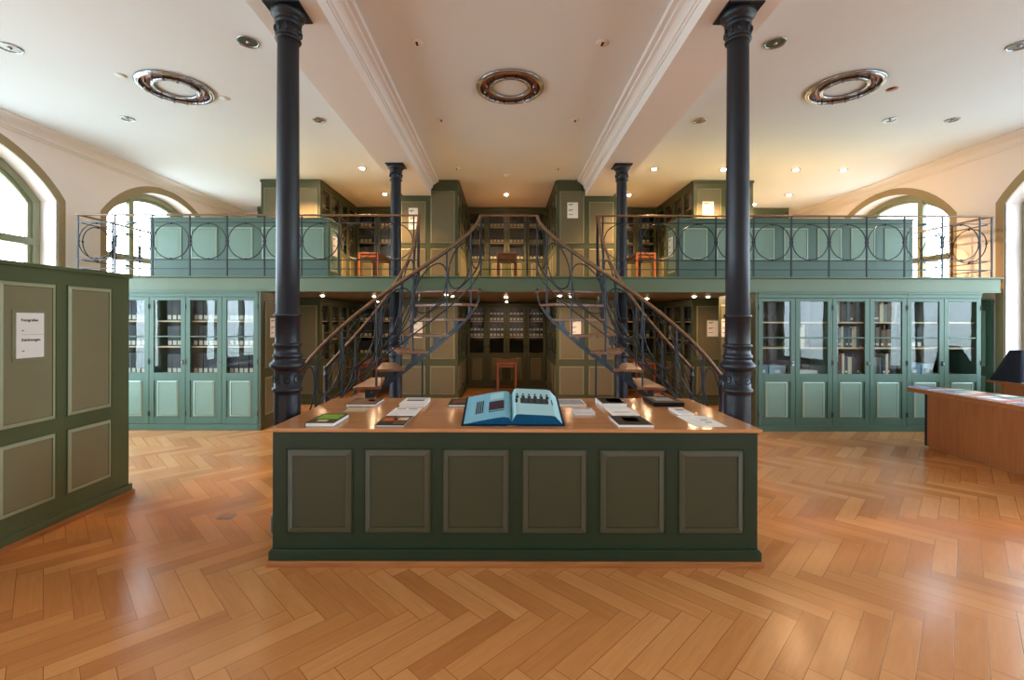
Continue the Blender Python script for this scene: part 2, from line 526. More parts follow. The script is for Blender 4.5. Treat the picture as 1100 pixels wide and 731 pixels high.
# ceiling beams with their mouldings, cornices
for nm, xc, inner in (('trim_1', COLS_X[0], 1), ('trim_2', COLS_X[1], -1)):
    hw = 0.275
    prof = []
    for s in (inner, -inner):
        p = [(s * hw, ZS), (s * hw, ZS + .125), (s * (hw + .012), ZS + .125), (s * (hw + .012), ZS + .15)]
        if s == inner:
            p += [(s * (hw + .03 + .055 * (1 - cos(a))), ZS + .155 + .075 * sin(a)) for a in (0, .4, .8, 1.2, 1.57)]
            p += [(s * (hw + .10), ZS + .235), (s * (hw + .10), ZS + .262), (s * (hw + .145), ZS + .266), (s * (hw + .145), ZC + .01)]
        else:
            p += [(s * (hw + .012), ZC + .01)]
        prof += p if s == inner else p[::-1]
    prof = [(xc + a, z) for a, z in prof]
    structure(MB().extrude_y(prof, YN, 9.055).build(nm, STUCCO))
for nm, xw, s in (('trim_3', XL, 1), ('trim_4', XR, -1)):
    prof = [(0, ZC - .17), (.02, ZC - .17), (.025, ZC - .15), (.04, ZC - .145)]
    prof += [(.05 + .13 * (1 - cos(a)), ZC - .135 + .10 * sin(a)) for a in (0, .35, .7, 1.05, 1.4)]
    prof += [(.175, ZC - .03), (.20, ZC - .022), (.20, ZC + .01), (0, ZC + .01)]
    structure(MB().extrude_y([(xw + s * a, z) for a, z in prof], YN, YB).build(nm, STUCCO))
for nm, xw, s in (('baseboard_left', XL, 1), ('baseboard_right', XR, -1)):
    structure(MB().box(min(xw, xw + s * .02), max(xw, xw + s * .02), YN, 6.9, 0, 0.14).build(nm, G_FRAME, None, 0.004))

# green panelling on the piers between the windows
for nm, xw, s in (('trim_5', XL, 1), ('trim_6', XR, -1)):
    root = bpy.data.objects.new(nm, None); COL.objects.link(root); root['kind'] = 'structure'
    root.location = (xw + s * 0.035, 7.44, 0)
    root.rotation_euler = (0, 0, radians(90 * s))
    MB().box(-.29, .29, 0.0, 0.03, 0.0, 2.0).build('boarding', G_FRAME, root, 0.004)
    MB().box(-.30, .30, -0.02, 0.03, 1.94, 2.0).build('rail', G_FRAME, root, 0.006)
    panel(root, -.2, 0.95, .4, .88, GREEN3, 0.0)
    panel(root, -.2, 0.18, .4, .62, GREEN3, 0.0)

# ------------------------------------------------------------------ gallery: slab, fascia
GX0, GX1 = -6.55, 7.48
def slab():
    b = MB()
    ya, yb = 7.10, 7.50
    b.box(GX0, GX1, YG + .012, ya, ZGU + .01, ZG)
    xs = [GX0, COLS_X[0] - .13, COLS_X[0] + .13, COLS_X[1] - .13, COLS_X[1] + .13, GX1]
    for k in (0, 2, 4): b.box(xs[k], xs[k + 1], ya, yb, ZGU + .01, ZG)
    b.box(GX0, GX1, yb, YB - .02, ZGU + .01, ZG)
    return b
root = bpy.data.objects.new('floor_gallery', None); COL.objects.link(root); root['kind'] = 'structure'
slab().build('slab', O_PANEL, root)
fb = MB()
fb.box(GX0, GX1, YG, YG + .03, ZGU, ZG - .02)
fb.build('fascia', FASCIA, root, 0.004)
MB().box(GX0 - .02, GX1 + .02, YG - .035, YG + .09, ZG - .016, ZG + .006).build('nosing', FASCIA, root, 0.006)
MB().box(GX0, GX1, YG - .012, YG + .02, ZGU - .004, ZGU + .018).build('bead', FASCIA, root, 0.004)

# ------------------------------------------------------------------ iron columns
def column_parts():
    z1 = ZS
    ped = MB().lathe([(.118, 0), (.118, .10), (.108, .12), (.102, .16), (.1, .2), (.098, 1.06), (.098, 1.085), (.112, 1.092), (.115, 1.105), (.112, 1.118), (.098, 1.125), (.098, 1.255), (.103, 1.262),
                      (.118, 1.268), (.13, 1.285), (.133, 1.30), (.128, 1.315), (.108, 1.332), (.100, 1.352), (.108, 1.36), (.112, 1.372), (.106, 1.385), (.097, 1.395),
                      (.095, 1.44), (.105, 1.448), (.109, 1.458), (.105, 1.468), (.095, 1.475)], 40)
    sh = MB().lathe([(.0915, 1.47), (.0905, 1.675), (.102, 1.682), (.105, 1.692), (.102, 1.702), (.088, 1.71), (.087, 2.2), (.083, 3.0), (.080, 3.862)], 40)
    cap = MB().lathe([(.080, 3.86), (.094, 3.866), (.099, 3.878), (.094, 3.89), (.084, 3.896), (.086, 3.905), (.093, 3.93), (.095, 3.96), (.090, 3.985), (.084, 3.992), (.098, 3.998), (.101, 4.008),
                      (.092, 4.016), (.096, 4.03), (.112, 4.045), (.126, 4.062), (.130, 4.080), (.124, 4.098)], 40)
    for k in range(10):
        a = 2 * pi * k / 10
        cap.ball((.092 * cos(a), .092 * sin(a), 3.945), .017, 0, 8, 1.8)
    for k in range(8):
        a = 2 * pi * (k + .5) / 8
        T = Matrix.Rotation(a, 4, 'Z') @ Matrix.Translation((.098, 0, 1.19))
        ped.T = T
        pts = [(0.004, .026 * cos(t), .03 * sin(t)) for t in [2 * pi * q / 14 for q in range(14)]]
        ped.tube(pts, .0035, 5, 0, True)
        ped.ball((-0.001, 0, 0), .008, 0, 8)
        ped.T = None
    ab = MB().box(-.14, .14, -.14, .14, 4.096, 4.112)
    return ped, sh, cap, ab
col_lab = {(0, 0): 'tall dark iron column in the foreground beside the left end of the counter',
           (1, 0): 'tall dark iron column in the foreground beside the right end of the counter',
           (0, 1): 'dark iron column farther back behind the left stair flight',
           (1, 1): 'dark iron column farther back behind the right stair flight'}
col0 = None
for iy in (0, 1):
    for ix in (0, 1):
        loc = (COLS_X[ix], COLS_Y[iy], 0)
        if col0 is None:
            col0 = thing('iron_column', col_lab[ix, iy], 'column', loc, 0, 'cast iron columns')
            p, s_, c_, a_ = column_parts()
            p.build('pedestal', IRON, col0); s_.build('shaft', IRON, col0)
            c_.build('capital', IRON, col0); a_.build('abacus', IRON, col0, 0.004)
        else:
            dup(col0, loc, 0, col_lab[ix, iy])

# ------------------------------------------------------------------ display counter
ct = thing('display_counter', 'long shaded green panelled counter with wooden top in the middle of the room', 'counter', (0, 0, 0))
CXL, CXR, CYF, CYB, CZ = -1.585, 1.732, 3.085, 4.325, 0.925
MB().box(CXL + .025, CXR - .025, CYF + .018, CYB - .02, .035, CZ - .024).build('body', K_FRAME, ct, 0.003)
MB().box(CXL, CXR, CYF, CYB, CZ - .024, CZ).build('countertop', OAK, ct, 0.005)
pb = MB()
pb.extrude_y([(CXL + .005, .04), (CXR - .005, .04), (CXR - .005, .095), (CXR - .02, .115), (CXL + .02, .115), (CXL + .005, .095)], CYF + .0, CYB - .01)
pb.build('plinth', K_FRAME, ct, 0.004)
MB().box(CXL - .008, CXR + .008, CYF - .012, CYB, 0.0, .04).build('floor_strip', PLINTHW, ct, 0.004)
px_edges = [(308.6, 378), (391.8, 462.5), (475.8, 547), (561.5, 631), (645.2, 714.6), (730, 799.3)]
for a, b_ in px_edges:
    xa, xb = (a - VX) / F * 3.1, (b_ - VX) / F * 3.1
    panel(ct, xa, .222, xb - xa, .558, SHADED3, CYF + .018, .038, .010)
for xs, rz in ((CXL + .025, -90), (CXR - .025, 90)):
    for k in range(2):
        y0 = CYF + .10 + k * .55
        panel(ct, xs, .222, .45, .558, SHADED3, y0 if rz > 0 else y0 + .45, .05, .012, radians(rz))

# small socket on the counter's end
so = thing('wall_socket', 'small grey socket on the left end of the green counter', 'socket', (CXL + .012, 3.25, .40))
MB().box(-.022, .012, -.04, .04, -.05, .05).build('cover', GREYP, so, 0.006)
MB().lathe([(.004, -.002), (.02, -.002), (.022, .004), (.004, .004)], 16, mat=0).build('socket_ring', GREYP, so, 0, (-.022, 0, 0)).rotation_euler = (0, radians(90), 0)

# ------------------------------------------------------------------ tall panelled cabinet at the left edge
pc = thing('panelled_cabinet', 'tall olive panelled cabinet at the left edge with a white sign on it', 'cabinet', (-3.56, 4.37, 0), radians(90))
# local x runs away from the camera's near side: x = -(length) .. 0, facing +X world
LP = 2.6
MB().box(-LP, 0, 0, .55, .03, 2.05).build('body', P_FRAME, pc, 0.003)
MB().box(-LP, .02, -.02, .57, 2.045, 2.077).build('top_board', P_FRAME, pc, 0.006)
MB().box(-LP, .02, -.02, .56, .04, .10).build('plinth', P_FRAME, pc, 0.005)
MB().box(-LP, .035, -.032, .57, 0, .04).build('floor_strip', PLINTHW, pc, 0.004)
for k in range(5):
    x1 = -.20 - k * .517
    panel(pc, x1 - .417, .869, .417, 1.06, LIGHTENED3, 0.0, .028, .010)
    panel(pc, x1 - .417, .235, .417, .517, LIGHTENED3, 0.0, .028, .010)

def sheet(name, label, loc, rz, w, h, lines, backing=None, bmat=None):
    """a small printed sheet; local origin at the middle of its back, facing -y"""
    t = thing(name, label, 'sign', loc, rz)
    y = 0.0
    if backing:
        MB().box(-w / 2 - backing, w / 2 + backing, -.008, 0, -h / 2 - backing, h / 2 + backing).build('backing_plate', bmat, t, 0.002)
        y = -.008
    MB().box(-w / 2, w / 2, y - .004, y, -h / 2, h / 2).build('paper', PAPER, t)
    if lines:
        b = MB()
        for fx, fz, fw, fh in lines:
            b.box(-w / 2 + fx * w, -w / 2 + (fx + fw) * w, y - .005, y - .0035, h / 2 - (fz + fh) * h, h / 2 - fz * h)
        b.build('printed_lines', INK, t)
    return t, y

sg, ys = sheet('direction_sign', 'white sign lettered Fotografien and Zeichnungen on the tall olive cabinet', (-3.5555, 3.446, 1.535), radians(90), .20, .335, None, .022, O_MOULD)
def lettering(txt, x, z, size, parent, y):
    cu = bpy.data.curves.new('lettering', 'FONT'); cu.body = txt; cu.size = size; cu.extrude = 0.0006
    cu.offset = 0.0006
    tmp = bpy.data.objects.new('tmp', cu); COL.objects.link(tmp)
    dg = bpy.context.evaluated_depsgraph_get()
    me = bpy.data.meshes.new_from_object(tmp.evaluated_get(dg))
    bpy.data.objects.remove(tmp, do_unlink=True)
    me.materials.clear(); me.materials.append(INK)
    o = link('lettering', me, parent)
    o.rotation_euler = (radians(90), 0, 0); o.location = (x, y - .0046, z)
    return o
lettering('Fotografien', -.068, .105, .027, sg, ys)
lettering('Zeichnungen', -.068, -.042, .027, sg, ys)
ar = MB()
for zz, d in ((.036, -1), (-.115, 1)):
    ar.box(-.066, -.046, ys - .0052, ys - .0038, zz - .0015, zz + .0015)
    xt = -.068 if d < 0 else -.044
    ar.add([(xt, ys - .005, zz), (xt - d * .010, ys - .005, zz + .007), (xt - d * .010, ys - .005, zz - .007)], [(0, 1, 2)])
ar.box(-.068, .098, ys - .0052, ys - .0038, .0052, .0064)
ar.build('arrows', INK, sg)

# ------------------------------------------------------------------ bookcases and glazed cabinets
def door_parts(w, h, zg, zt, mats, knob):
    """door, lower left corner at the origin, front at y = 0; zg = bottom of the glass, zt = top of the door"""
    st = 0.068
    pw = w - 2 * st
    frame = cached(('doorframe', round(w, 3), h, zg, mats[0].name), lambda: MB()
        .box(0, st, 0, .028, 0, h).box(w - st, w, 0, .028, 0, h)
        .box(st, w - st, 0, .028, 0, .10).box(st, w - st, 0, .028, zg - .12, zg).box(st, w - st, 0, .028, h - .05, h)
        .box(st, w - st, .006, .024, zg + (h - .05 - zg) * .50 - .010, zg + (h - .05 - zg) * .50 + .010)
        .box(st, w - st, .012, .022, .10, zg - .12).mesh('door', mats[0]))
    pane = cached(('pane', round(w, 3), h, zg), lambda: MB().box(st - .004, w - st + .004, .013, .017, zg - .004, h - .046).mesh('pane', GLASS))
    return frame, pane, st, pw

def knob_mesh():
    return cached('knob', lambda: MB().box(-.012, .012, -.004, 0, -.035, .035).tube([(0, -.004, 0), (0, -.028, 0)], .005, 8).ball((0, -.033, 0), .011, 0, 12).mesh('knob', CHROME))
def hinge_mesh():
    return cached('hinge', lambda: MB().tube([(0, -.006, -.035), (0, -.006, .035)], .007, 8).mesh('hinge', DARKCAN))

SHELVES = (0.84, 1.257, 1.645)
def bookcase(name, label, loc, rz, w, d, doors, mats, h=2.085, hinge=None, cat='bookcase', plinth=.087, knobs=None, solid=False):
    """glazed bookcase: local x 0..w, front at y=0 facing -y, depth d"""
    t = thing(name, label, cat, loc, rz)
    c = MB()
    zt = 2.0
    c.box(0, .03, .03, d, 0, h, 0).box(w - .03, w, .03, d, 0, h, 0)
    c.box(.03, w - .03, .03, d, h - .04, h, 0).box(.03, w - .03, d - .02, d, .05, h - .04, 1)
    c.box(0.03, w - .03, .03, d - .02, 0, .10, 0)
    c.build('carcass', [mats[0], INSIDE], t)
    MB().box(0, w, -.012, .03, 0, plinth).build('plinth', mats[0], t, 0.004)
    MB().box(0, w, -.006, .03, zt + .004, h).build('frieze', mats[0], t, 0.003)
    MB().box(0, w, -.022, .01, h - .028, h).build('cornice', mats[0], t, 0.006)
    for z in SHELVES:
        MB().box(.03, w - .03, .05, d - .02, z - .02, z).build('shelf', SHELF, t)
    dw = w / doors
    z0 = plinth + .006
    for k in range(doors):
        fr, pn, st, pw = door_parts(dw - .006, zt - z0, .862 - z0, zt, mats, None)
        dr = link('door', fr, t, 0.003, (k * dw + .003, 0, z0))
        link('pane', pn, dr)
        panel(dr, st + .045, .112, pw - .09, .540, mats, .010, .022, .014, bead=False)
        side = (hinge[k] if hinge else (-1 if k % 2 == 0 else 1))   # -1: hinged on the left
        kx = dw - .006 - .03 if side < 0 else .03
        if (side < 0) or (knobs == 'all'):
            link('knob', knob_mesh(), dr, 0, (kx, 0, 1.02 - z0))
        for hz in (.25, 1.03, 1.86):
            link('hinge', hinge_mesh(), dr, 0, (0.004 if side < 0 else dw - .010, 0, hz - z0))
    return t

# front cabinets, left row (daylight side)
lw = (6.43 - 3.70) / 5
left_units = [('green glazed cabinet left of the far left column, leftmost of its row', -6.43, 2),
              ('narrow one-door green glazed cabinet in the middle of the left row', -6.43 + 2 * lw, 1),
              ('green glazed cabinet with white-labelled binders at the inner end of the left row', -6.43 + 3 * lw, 2)]
LU = []
for lab, x, n in left_units:
    LU.append(bookcase('glazed_cabinet', lab, (x, 6.92, 0), 0, n * lw, .48, n, GREEN3, cat='cabinet'))
rw = (7.16 - 3.81) / 6
right_labs = ['green two-door glazed cabinet just right of the near right column',
              'green two-door glazed cabinet full of books in the middle of the right row',
              'green two-door glazed cabinet at the far right end behind the wooden desk']
RU = []
for k, lab in enumerate(right_labs):
    RU.append(bookcase('glazed_cabinet', lab, (3.81 + 2 * k * rw, 6.92, 0), 0, 2 * rw, .48, 2, GREEN3, cat='cabinet'))
# their panelled inner ends
for lab, x0, x1, xb0, xb1, rz in (
    ('olive panelled end wall of the left glazed cabinets, with a white sheet on it', -3.695, -3.655, -6.43, -3.70, 90),
    ('olive panelled end wall of the right glazed cabinets, behind the near right column', 3.765, 3.805, 3.81, 7.16, -90)):
    t = thing('panelled_end', lab, 'panelling')
    MB().box(x0, x1, 6.915, 8.10, 0, 2.085).build('end_board', O_FRAME, t, 0.003)
    bk = MB().box(xb0, xb1, 7.41, 8.10, 0, 2.085).build('trim_%d' % (7 if rz > 0 else 8), O_FRAME); structure(bk)
    xf = x1 if rz > 0 else x0
    for k in range(2):
        y0 = 7.02 + k * .55
        yy = y0 if rz > 0 else y0 + .46
        panel(t, xf, .92, .46, 1.02, OLIVE3, yy, .03, .01, radians(rz))
        panel(t, xf, .20, .46, .58, OLIVE3, yy, .03, .01, radians(rz))
    MB().box(x0 - (.012 if rz < 0 else 0), x1 + (.012 if rz > 0 else 0), 6.90, 8.11, 0, .09).build('plinth', O_FRAME, t, 0.004)

# blocks of bookcases at the back (their end boards face the room)
YBK, YE = 11.27, 9.09
BLK = [('left', -4.80, -3.63), ('inner left', -2.10, -.92), ('inner right', 1.02, 2.20), ('right', 3.72, 4.89)]
END_LAB = {('left', 0): 'lower olive panelled bookcase end seen right of the near left column',
           ('inner left', 0): 'lower olive panelled bookcase end behind the left stair flight',
           ('inner right', 0): 'lower olive panelled bookcase end behind the right stair flight',
           ('right', 0): 'lower olive panelled bookcase end with a white sheet left of the near right column',
           ('left', 1): 'brightly lit panelled bookcase end on the gallery behind the near left column',
           ('inner left', 1): 'tall panelled bookcase end on the gallery under the left beam',
           ('inner right', 1): 'tall panelled bookcase end on the gallery under the right beam',
           ('right', 1): 'brightly lit panelled bookcase end on the gallery behind the near right column'}
for nm, x0, x1 in BLK:
    inner = nm.startswith('inner')
    for lv in (0, 1):
        z0 = ZG + .001 if lv else 0.0
        hh = (ZC - .004 - z0) if lv else ZGU + .005
        if lv and inner: hh_side = hh
        t = thing('bookcase_end', END_LAB[nm, lv], 'panelling', (x0, YE - .02, z0))
        w = x1 - x0
        # the half that faces the passage holds a bookcase, the other half is boarded
        if nm in ('left', 'inner left'): bx0, bx1 = 0.0, w - .56
        else: bx0, bx1 = .56, w
        beam_gap = 0.0
        b = MB()
        if lv and inner:
            # end board is stepped: lower where the beam runs in above it
            s0, s1 = (0, .70) if nm == 'inner left' else (w - .70, w)
            b.box(s0, s1, 0, .045, 0, ZS - z0 - .004)
            b.box(*((.70, w) if nm == 'inner left' else (0, w - .70)), 0, .045, 0, hh)
        else:
            b.box(0, w, 0, .045, 0, hh)
        b.build('end_board', O_FRAME, t, 0.003)
        MB().box(bx0, bx1, .046, YB - YE - .02, 0, hh).build('boarding', O_FRAME, t)
        MB().box(-.012, w + .012, -.014, .03, 0, .09).build('plinth', O_FRAME, t, 0.004)
        if lv == 0 or not inner:
            zt = hh - .10
            MB().box(-.012, w + .012, -.018, .03, hh - .05, hh).build('cornice', O_FRAME, t, 0.005)
        for k in range(2):
            px_ = .055 + k * (w / 2 - .01)
            pw = w / 2 - .10
            if lv == 0:
                panel(t, px_, .895, pw, 1.06, OLIVE3, 0, .028, .010); panel(t, px_, .20, pw, .56, OLIVE3, 0, .028, .010)
            else:
                low = inner and ((nm == 'inner left' and k == 0) or (nm == 'inner right' and k == 1))
                ztop = (4.0 if low else 4.21 if inner else hh + z0 - .16) - z0
                panel(t, px_, .86, pw, ztop - .86, OLIVE3, 0, .028, .010)
                panel(t, px_, .20, pw, .56, OLIVE3, 0, .028, .010)

BC = {}
def bc(key, label, loc, rz, w, d, doors):
    BC[key] = bookcase('bookcase', label, loc, rz, w, d, doors, OLIVE3, h=(ZC - ZG - .005 if loc[2] > 1 else 2.085), knobs='all')
    return BC[key]
LEV = {0: ('lower', 0.0, 'under the gallery'), 1: ('upper', ZG + .001, 'on the gallery')}
for lv in (0, 1):
    a, z, wh = LEV[lv]
    y0 = YE + .03
    L = YBK - .035 - y0
    bc(('center', lv), 'olive glazed bookcase in the back of the middle alcove ' + wh, (-.92 + .002, YBK, z), 0, 1.936, .46, 4)
    bc(('lback', lv), 'olive glazed bookcase in the back of the left alcove ' + wh, (-3.628, YBK, z), 0, 1.526, .46, 3)
    bc(('rback', lv), 'olive glazed bookcase in the back of the right alcove ' + wh, (2.202, YBK, z), 0, 1.516, .46, 3)
    # side cases: facing +X (rz = 90: local x -> +Y) and facing -X (rz = -90: local x -> -Y)
    bc(('lside', lv), 'olive glazed bookcase along the left side of the left alcove ' + wh, (-3.63, y0, z), radians(90), L, .54, 4)
    bc(('rside', lv), 'olive glazed bookcase along the right side of the right alcove ' + wh, (3.72, y0 + L, z), radians(-90), L, .54, 4)
    bc(('cl', lv), 'dark bookcase along the left side of the middle alcove ' + wh, (-.92, y0, z), radians(90), L, .54, 4)
    bc(('cr', lv), 'dark bookcase along the right side of the middle alcove ' + wh, (1.02, y0 + L, z), radians(-90), L, .54, 4)
bc(('farl', 1), 'olive bookcase at the far left of the gallery back wall', (-6.05, YBK, LEV[1][1]), 0, 1.245, .46, 2)
bc(('farr', 1), 'olive bookcase at the far right of the gallery back wall', (4.895, YBK, LEV[1][1]), 0, 2.05, .46, 4)

# ------------------------------------------------------------------ books and binders behind the glass
rng = random.Random(7)
def bookmat(name, rgb, r=0.6): return paint(name, rgb, r, 0.08, 12)
BIND_M = [bookmat('binder_navy', (18, 24, 40)), bookmat('binder_black', (14, 15, 19)), bookmat('binder_blue', (24, 34, 54))]
BOOK_M = [bookmat('book_maroon', (88, 36, 36)), bookmat('book_navy', (34, 42, 66)), bookmat('book_brown', (96, 66, 44)), bookmat('book_black', (36, 34, 36)),
          bookmat('book_cream', (190, 176, 148)), bookmat('book_teal', (48, 84, 92)), bookmat('book_grey', (120, 122, 124))]
LABELM = bookmat('spine_label', (196, 188, 168))
PAGES = bookmat('page_block', (214, 204, 184), 0.8)
def binder_mesh(w, h, mi, two):
    def mk():
        b = MB().box(0, w, 0, .20, 0, h, 0)
        b.box(w * .14, w * .86, -.002, .001, .018, .082, 1)
        if two: b.box(w * .14, w * .86, -.002, .001, h * .52, h * .52 + .045, 1)
        return b.mesh('binder', [BIND_M[mi], LABELM])
    return cached(('binder', w, h, mi, two), mk)
def book_mesh(w, h, mi, lab):
    def mk():
        b = MB().box(0, w, 0, .004, 0, h, 0).box(0, .003, .004, .16, 0, h, 0).box(w - .003, w, .004, .16, 0, h, 0)
        b.box(.003, w - .003, .006, .155, .004, h - .005, 1)
        if lab: b.box(w * .1, w * .9, -.0015, .001, h * .12, h * .12 + .03, 2)
        return b.mesh('book', [BOOK_M[mi], PAGES, LABELM])
    return cached(('book', w, h, mi, lab), mk)

def wmat(root): return Matrix.Translation(root.location) @ Matrix.Rotation(root.rotation_euler.z, 4, 'Z')
SHN = {0: 'bottom shelf', 1: 'middle shelf', 2: 'top shelf'}
def fill(root, x0, x1, lev, kind, where, hmax=.33, frac=1.0, two=False, yoff=.075, thick=None):
    M = wmat(root)
    z = SHELVES[lev] + .001
    x = x0 + .006
    xe = x0 + (x1 - x0) * frac
    while True:
        if kind == 'binder':
            w = thick or .072
            h = round(min(hmax, .31), 3)
            me = binder_mesh(w, h, rng.choice((0, 0, 1, 2)), two)
        else:
            w = rng.choice((.028, .036, .046, .058)) if not thick else thick
            h = round(min(hmax, rng.choice((.27, .30, .32, .34))), 3)
            me = book_mesh(w, h, rng.choice((0, 0, 1, 1, 2, 3, 3, 4, 5, 6)), rng.random() < .4)
        if x + w > xe: break
        o = link(kind, me)
        o.matrix_world = M @ Matrix.Translation((x, yoff + rng.uniform(0, .012), z))
        g = '%s on the %s of the %s' % ('binders' if kind == 'binder' else 'books', SHN[lev], where)
        tag(o, ('white-labelled binder, ' if kind == 'binder' else 'upright book, ') + '%s, %s' % (SHN[lev], where), kind, g)
        x += w + rng.uniform(.001, .004)

def inner(root_w, doors, k):
    dw = root_w / doors
    return k * dw + .062, (k + 1) * dw - .062
# left green cabinets
for u, n, ks, where in ((0, 2, (1,), 'right door of the leftmost green cabinet'),
                        (1, 1, (0,), 'one-door cabinet of the left green row'),
                        (2, 2, (0,), 'left door of the innermost left green cabinet'),
                        (2, 2, (1,), 'right door of the innermost left green cabinet')):
    for k in ks:
        xa, xb = inner(n * lw, n, k)
        for lv in (0, 1, 2):
            if u == 1: fill(LU[u], xa + (xb - xa) * .35, xb, lv, 'binder', where, .30, .9)
            else: fill(LU[u], xa, xb, lv, 'binder', where, .31)
# right green cabinets
for u, k, spec, where in (
    (1, 0, ((0, 'book'), (1, 'book'), (2, 'book')), 'left door of the middle right green cabinet'),
    (1, 1, ((0, 'book'), (1, 'book'), (2, 'book')), 'right door of the middle right green cabinet'),
    (2, 0, ((1, 'binder'),), 'left door of the far right green cabinet'),
    (0, 1, ((1, 'book'),), 'right door of the right green cabinet by the column')):
    xa, xb = inner(2 * rw, 2, k)
    for lv, kd in spec:
        fill(RU[u], xa, xb, lv, kd, where, .34, 1.0 if u == 1 else .55)
# low boxes on the bottom shelves of the right cabinets
BOXM = [bookmat('blue_grey_box_card', (112, 138, 158)), bookmat('pale_blue_box_card', (150, 172, 186))]
def shelf_box(root, x, w, h, mi, lab, z=.841):
    o = thing('storage_box', lab, 'box', (0, 0, 0))
    o.matrix_world = wmat(root) @ Matrix.Translation((x, .08, z))
    MB().box(0, w, 0, .26, 0, h * .72).build('box_body', BOXM[mi], o, 0.003)
    MB().box(-.003, w + .003, -.003, .263, h * .70, h).build('lid', BOXM[mi], o, 0.003)
    MB().box(w * .35, w * .65, -.003, .001, h * .2, h * .5).build('paper_label', PAPER, o)
xa, xb = inner(2 * rw, 2, 0)
shelf_box(RU[0], xa, .13, .15, 0, 'narrow grey-blue box at the left on the bottom shelf by the near right column')
shelf_box(RU[0], xa + .15, .25, .14, 1, 'wide pale blue box on the bottom shelf by the near right column')
shelf_box(RU[2], xa + .02, .2, .17, 0, 'blue box with label on the bottom shelf of the far right green cabinet')
shelf_box(RU[2], xa + .235, .17, .17, 1, 'pale box beside the blue box in the far right green cabinet')
xa, xb = inner(2 * rw, 2, 1)
ps = thing('paper_stack', 'pile of papers on the bottom shelf of the second right cabinet door', 'papers', (0, 0, 0))
ps.matrix_world = wmat(RU[0]) @ Matrix.Translation((xa + .02, .08, .841))
for k in range(3): MB().box(.01 * k, .3 + .012 * k, .01 * k, .26, .022 * k, .022 * k + .018).build('folder', PAPER, ps, 0.002)

# back bookcases
def fill_case(key, where, levels=(0, 1, 2), doors=None, total=4, kind='binder', two=False, thick=.085, wcase=1.936):
    dw = wcase / total
    for k in (doors if doors is not None else range(total)):
        for lv in levels:
            fill(BC[key], k * dw + .062, (k + 1) * dw - .062, lv, kind, where % ('first', 'second', 'third', 'fourth')[k], .31, 1.0, two, .075, thick)
fill_case(('center', 0), '%s door of the lower middle alcove bookcase', levels=(1, 2), two=True)
fill_case(('center', 1), '%s door of the upper middle alcove bookcase', kind='binder', levels=(0, 1, 2))
fill_case(('lback', 0), '%s door at the back of the lower left alcove', total=3, wcase=1.526, thick=.095)
fill_case(('rback', 0), '%s door at the back of the lower right alcove', total=3, wcase=1.516, levels=(1, 2), thick=.095)
fill_case(('lback', 1), '%s door at the back of the upper left alcove', total=3, wcase=1.526, thick=.095)
fill_case(('rback', 1), '%s door at the back of the upper right alcove', total=3, wcase=1.516, thick=.095)
for kk, lvl, nm in (('lside', 0, 'lower left alcove side bookcase'), ('lside', 1, 'upper left alcove side bookcase'),
                    ('rside', 1, 'upper right alcove side bookcase'), ('rside', 0, 'lower right alcove side bookcase')):
    fill_case((kk, lvl), '%s door of the ' + nm, kind='book', total=4, wcase=YBK - .035 - YE - .03, levels=(0, 1, 2), thick=.09)

# ------------------------------------------------------------------ reading tables in the alcoves
def reading_table(label, x, y, z):
    t = thing('reading_table', label, 'table', (x, y, z), 0, 'narrow reading tables')
    W, L, Ht = .42, 1.15, .77
    MB().box(-W / 2, W / 2, 0, L, Ht - .035, Ht).build('tabletop', TABLE, t, 0.004)
    MB().box(-W / 2 + .03, W / 2 - .03, .03, L - .03, Ht - .10, Ht - .036).build('apron', TABLE, t)
    for yy in (.0, L - .05):
        for xx in (-W / 2, W / 2 - .045):
            MB().box(xx, xx + .045, yy, yy + .05, 0, Ht - .036).build('leg', TABLE, t, 0.003)
        MB().box(-W / 2 + .045, W / 2 - .045, yy + .01, yy + .04, .12, .15).build('stretcher', TABLE, t)
for lv, z, w1 in ((0, 0.0, 'lower'), (1, ZG + .001, 'upper')):
    reading_table('narrow wooden reading table in the %s left alcove' % w1, -2.86, 9.65, z)
    reading_table('narrow wooden reading table in the %s middle alcove' % w1, .05, 9.65, z)
    reading_table('narrow wooden reading table in the %s right alcove' % w1, 2.96, 9.65, z)

# ------------------------------------------------------------------ low panelled boxes behind the gallery railing
def gallery_box(label, x0, x1, n, rz_end):
    t = thing('low_cupboard', label, 'cupboard', (x0, 7.27, ZG + .007))
    w = x1 - x0
    MB().box(0, w, 0, .52, 0, .93).build('body', G_FRAME, t, 0.003)
    MB().box(-.012, w + .012, -.012, .53, .925, .955).build('top_board', G_FRAME, t, 0.004)
    pw = w / n
    for k in range(n): panel(t, k * pw + .08, .30, pw - .14, .50, GREEN3, 0.0, .025, .010)
    if rz_end > 0: panel(t, w, .12, .36, .70, GREEN3, .08, .025, .010, radians(90))
    else: panel(t, 0, .12, .36, .70, GREEN3, .44, .025, .010, radians(-90))
gallery_box('low green panelled cupboard behind the left gallery railing', -5.60, -2.79, 5, 1)
gallery_box('low green panelled cupboard behind the right gallery railing', 2.73, 6.44, 7, -1)

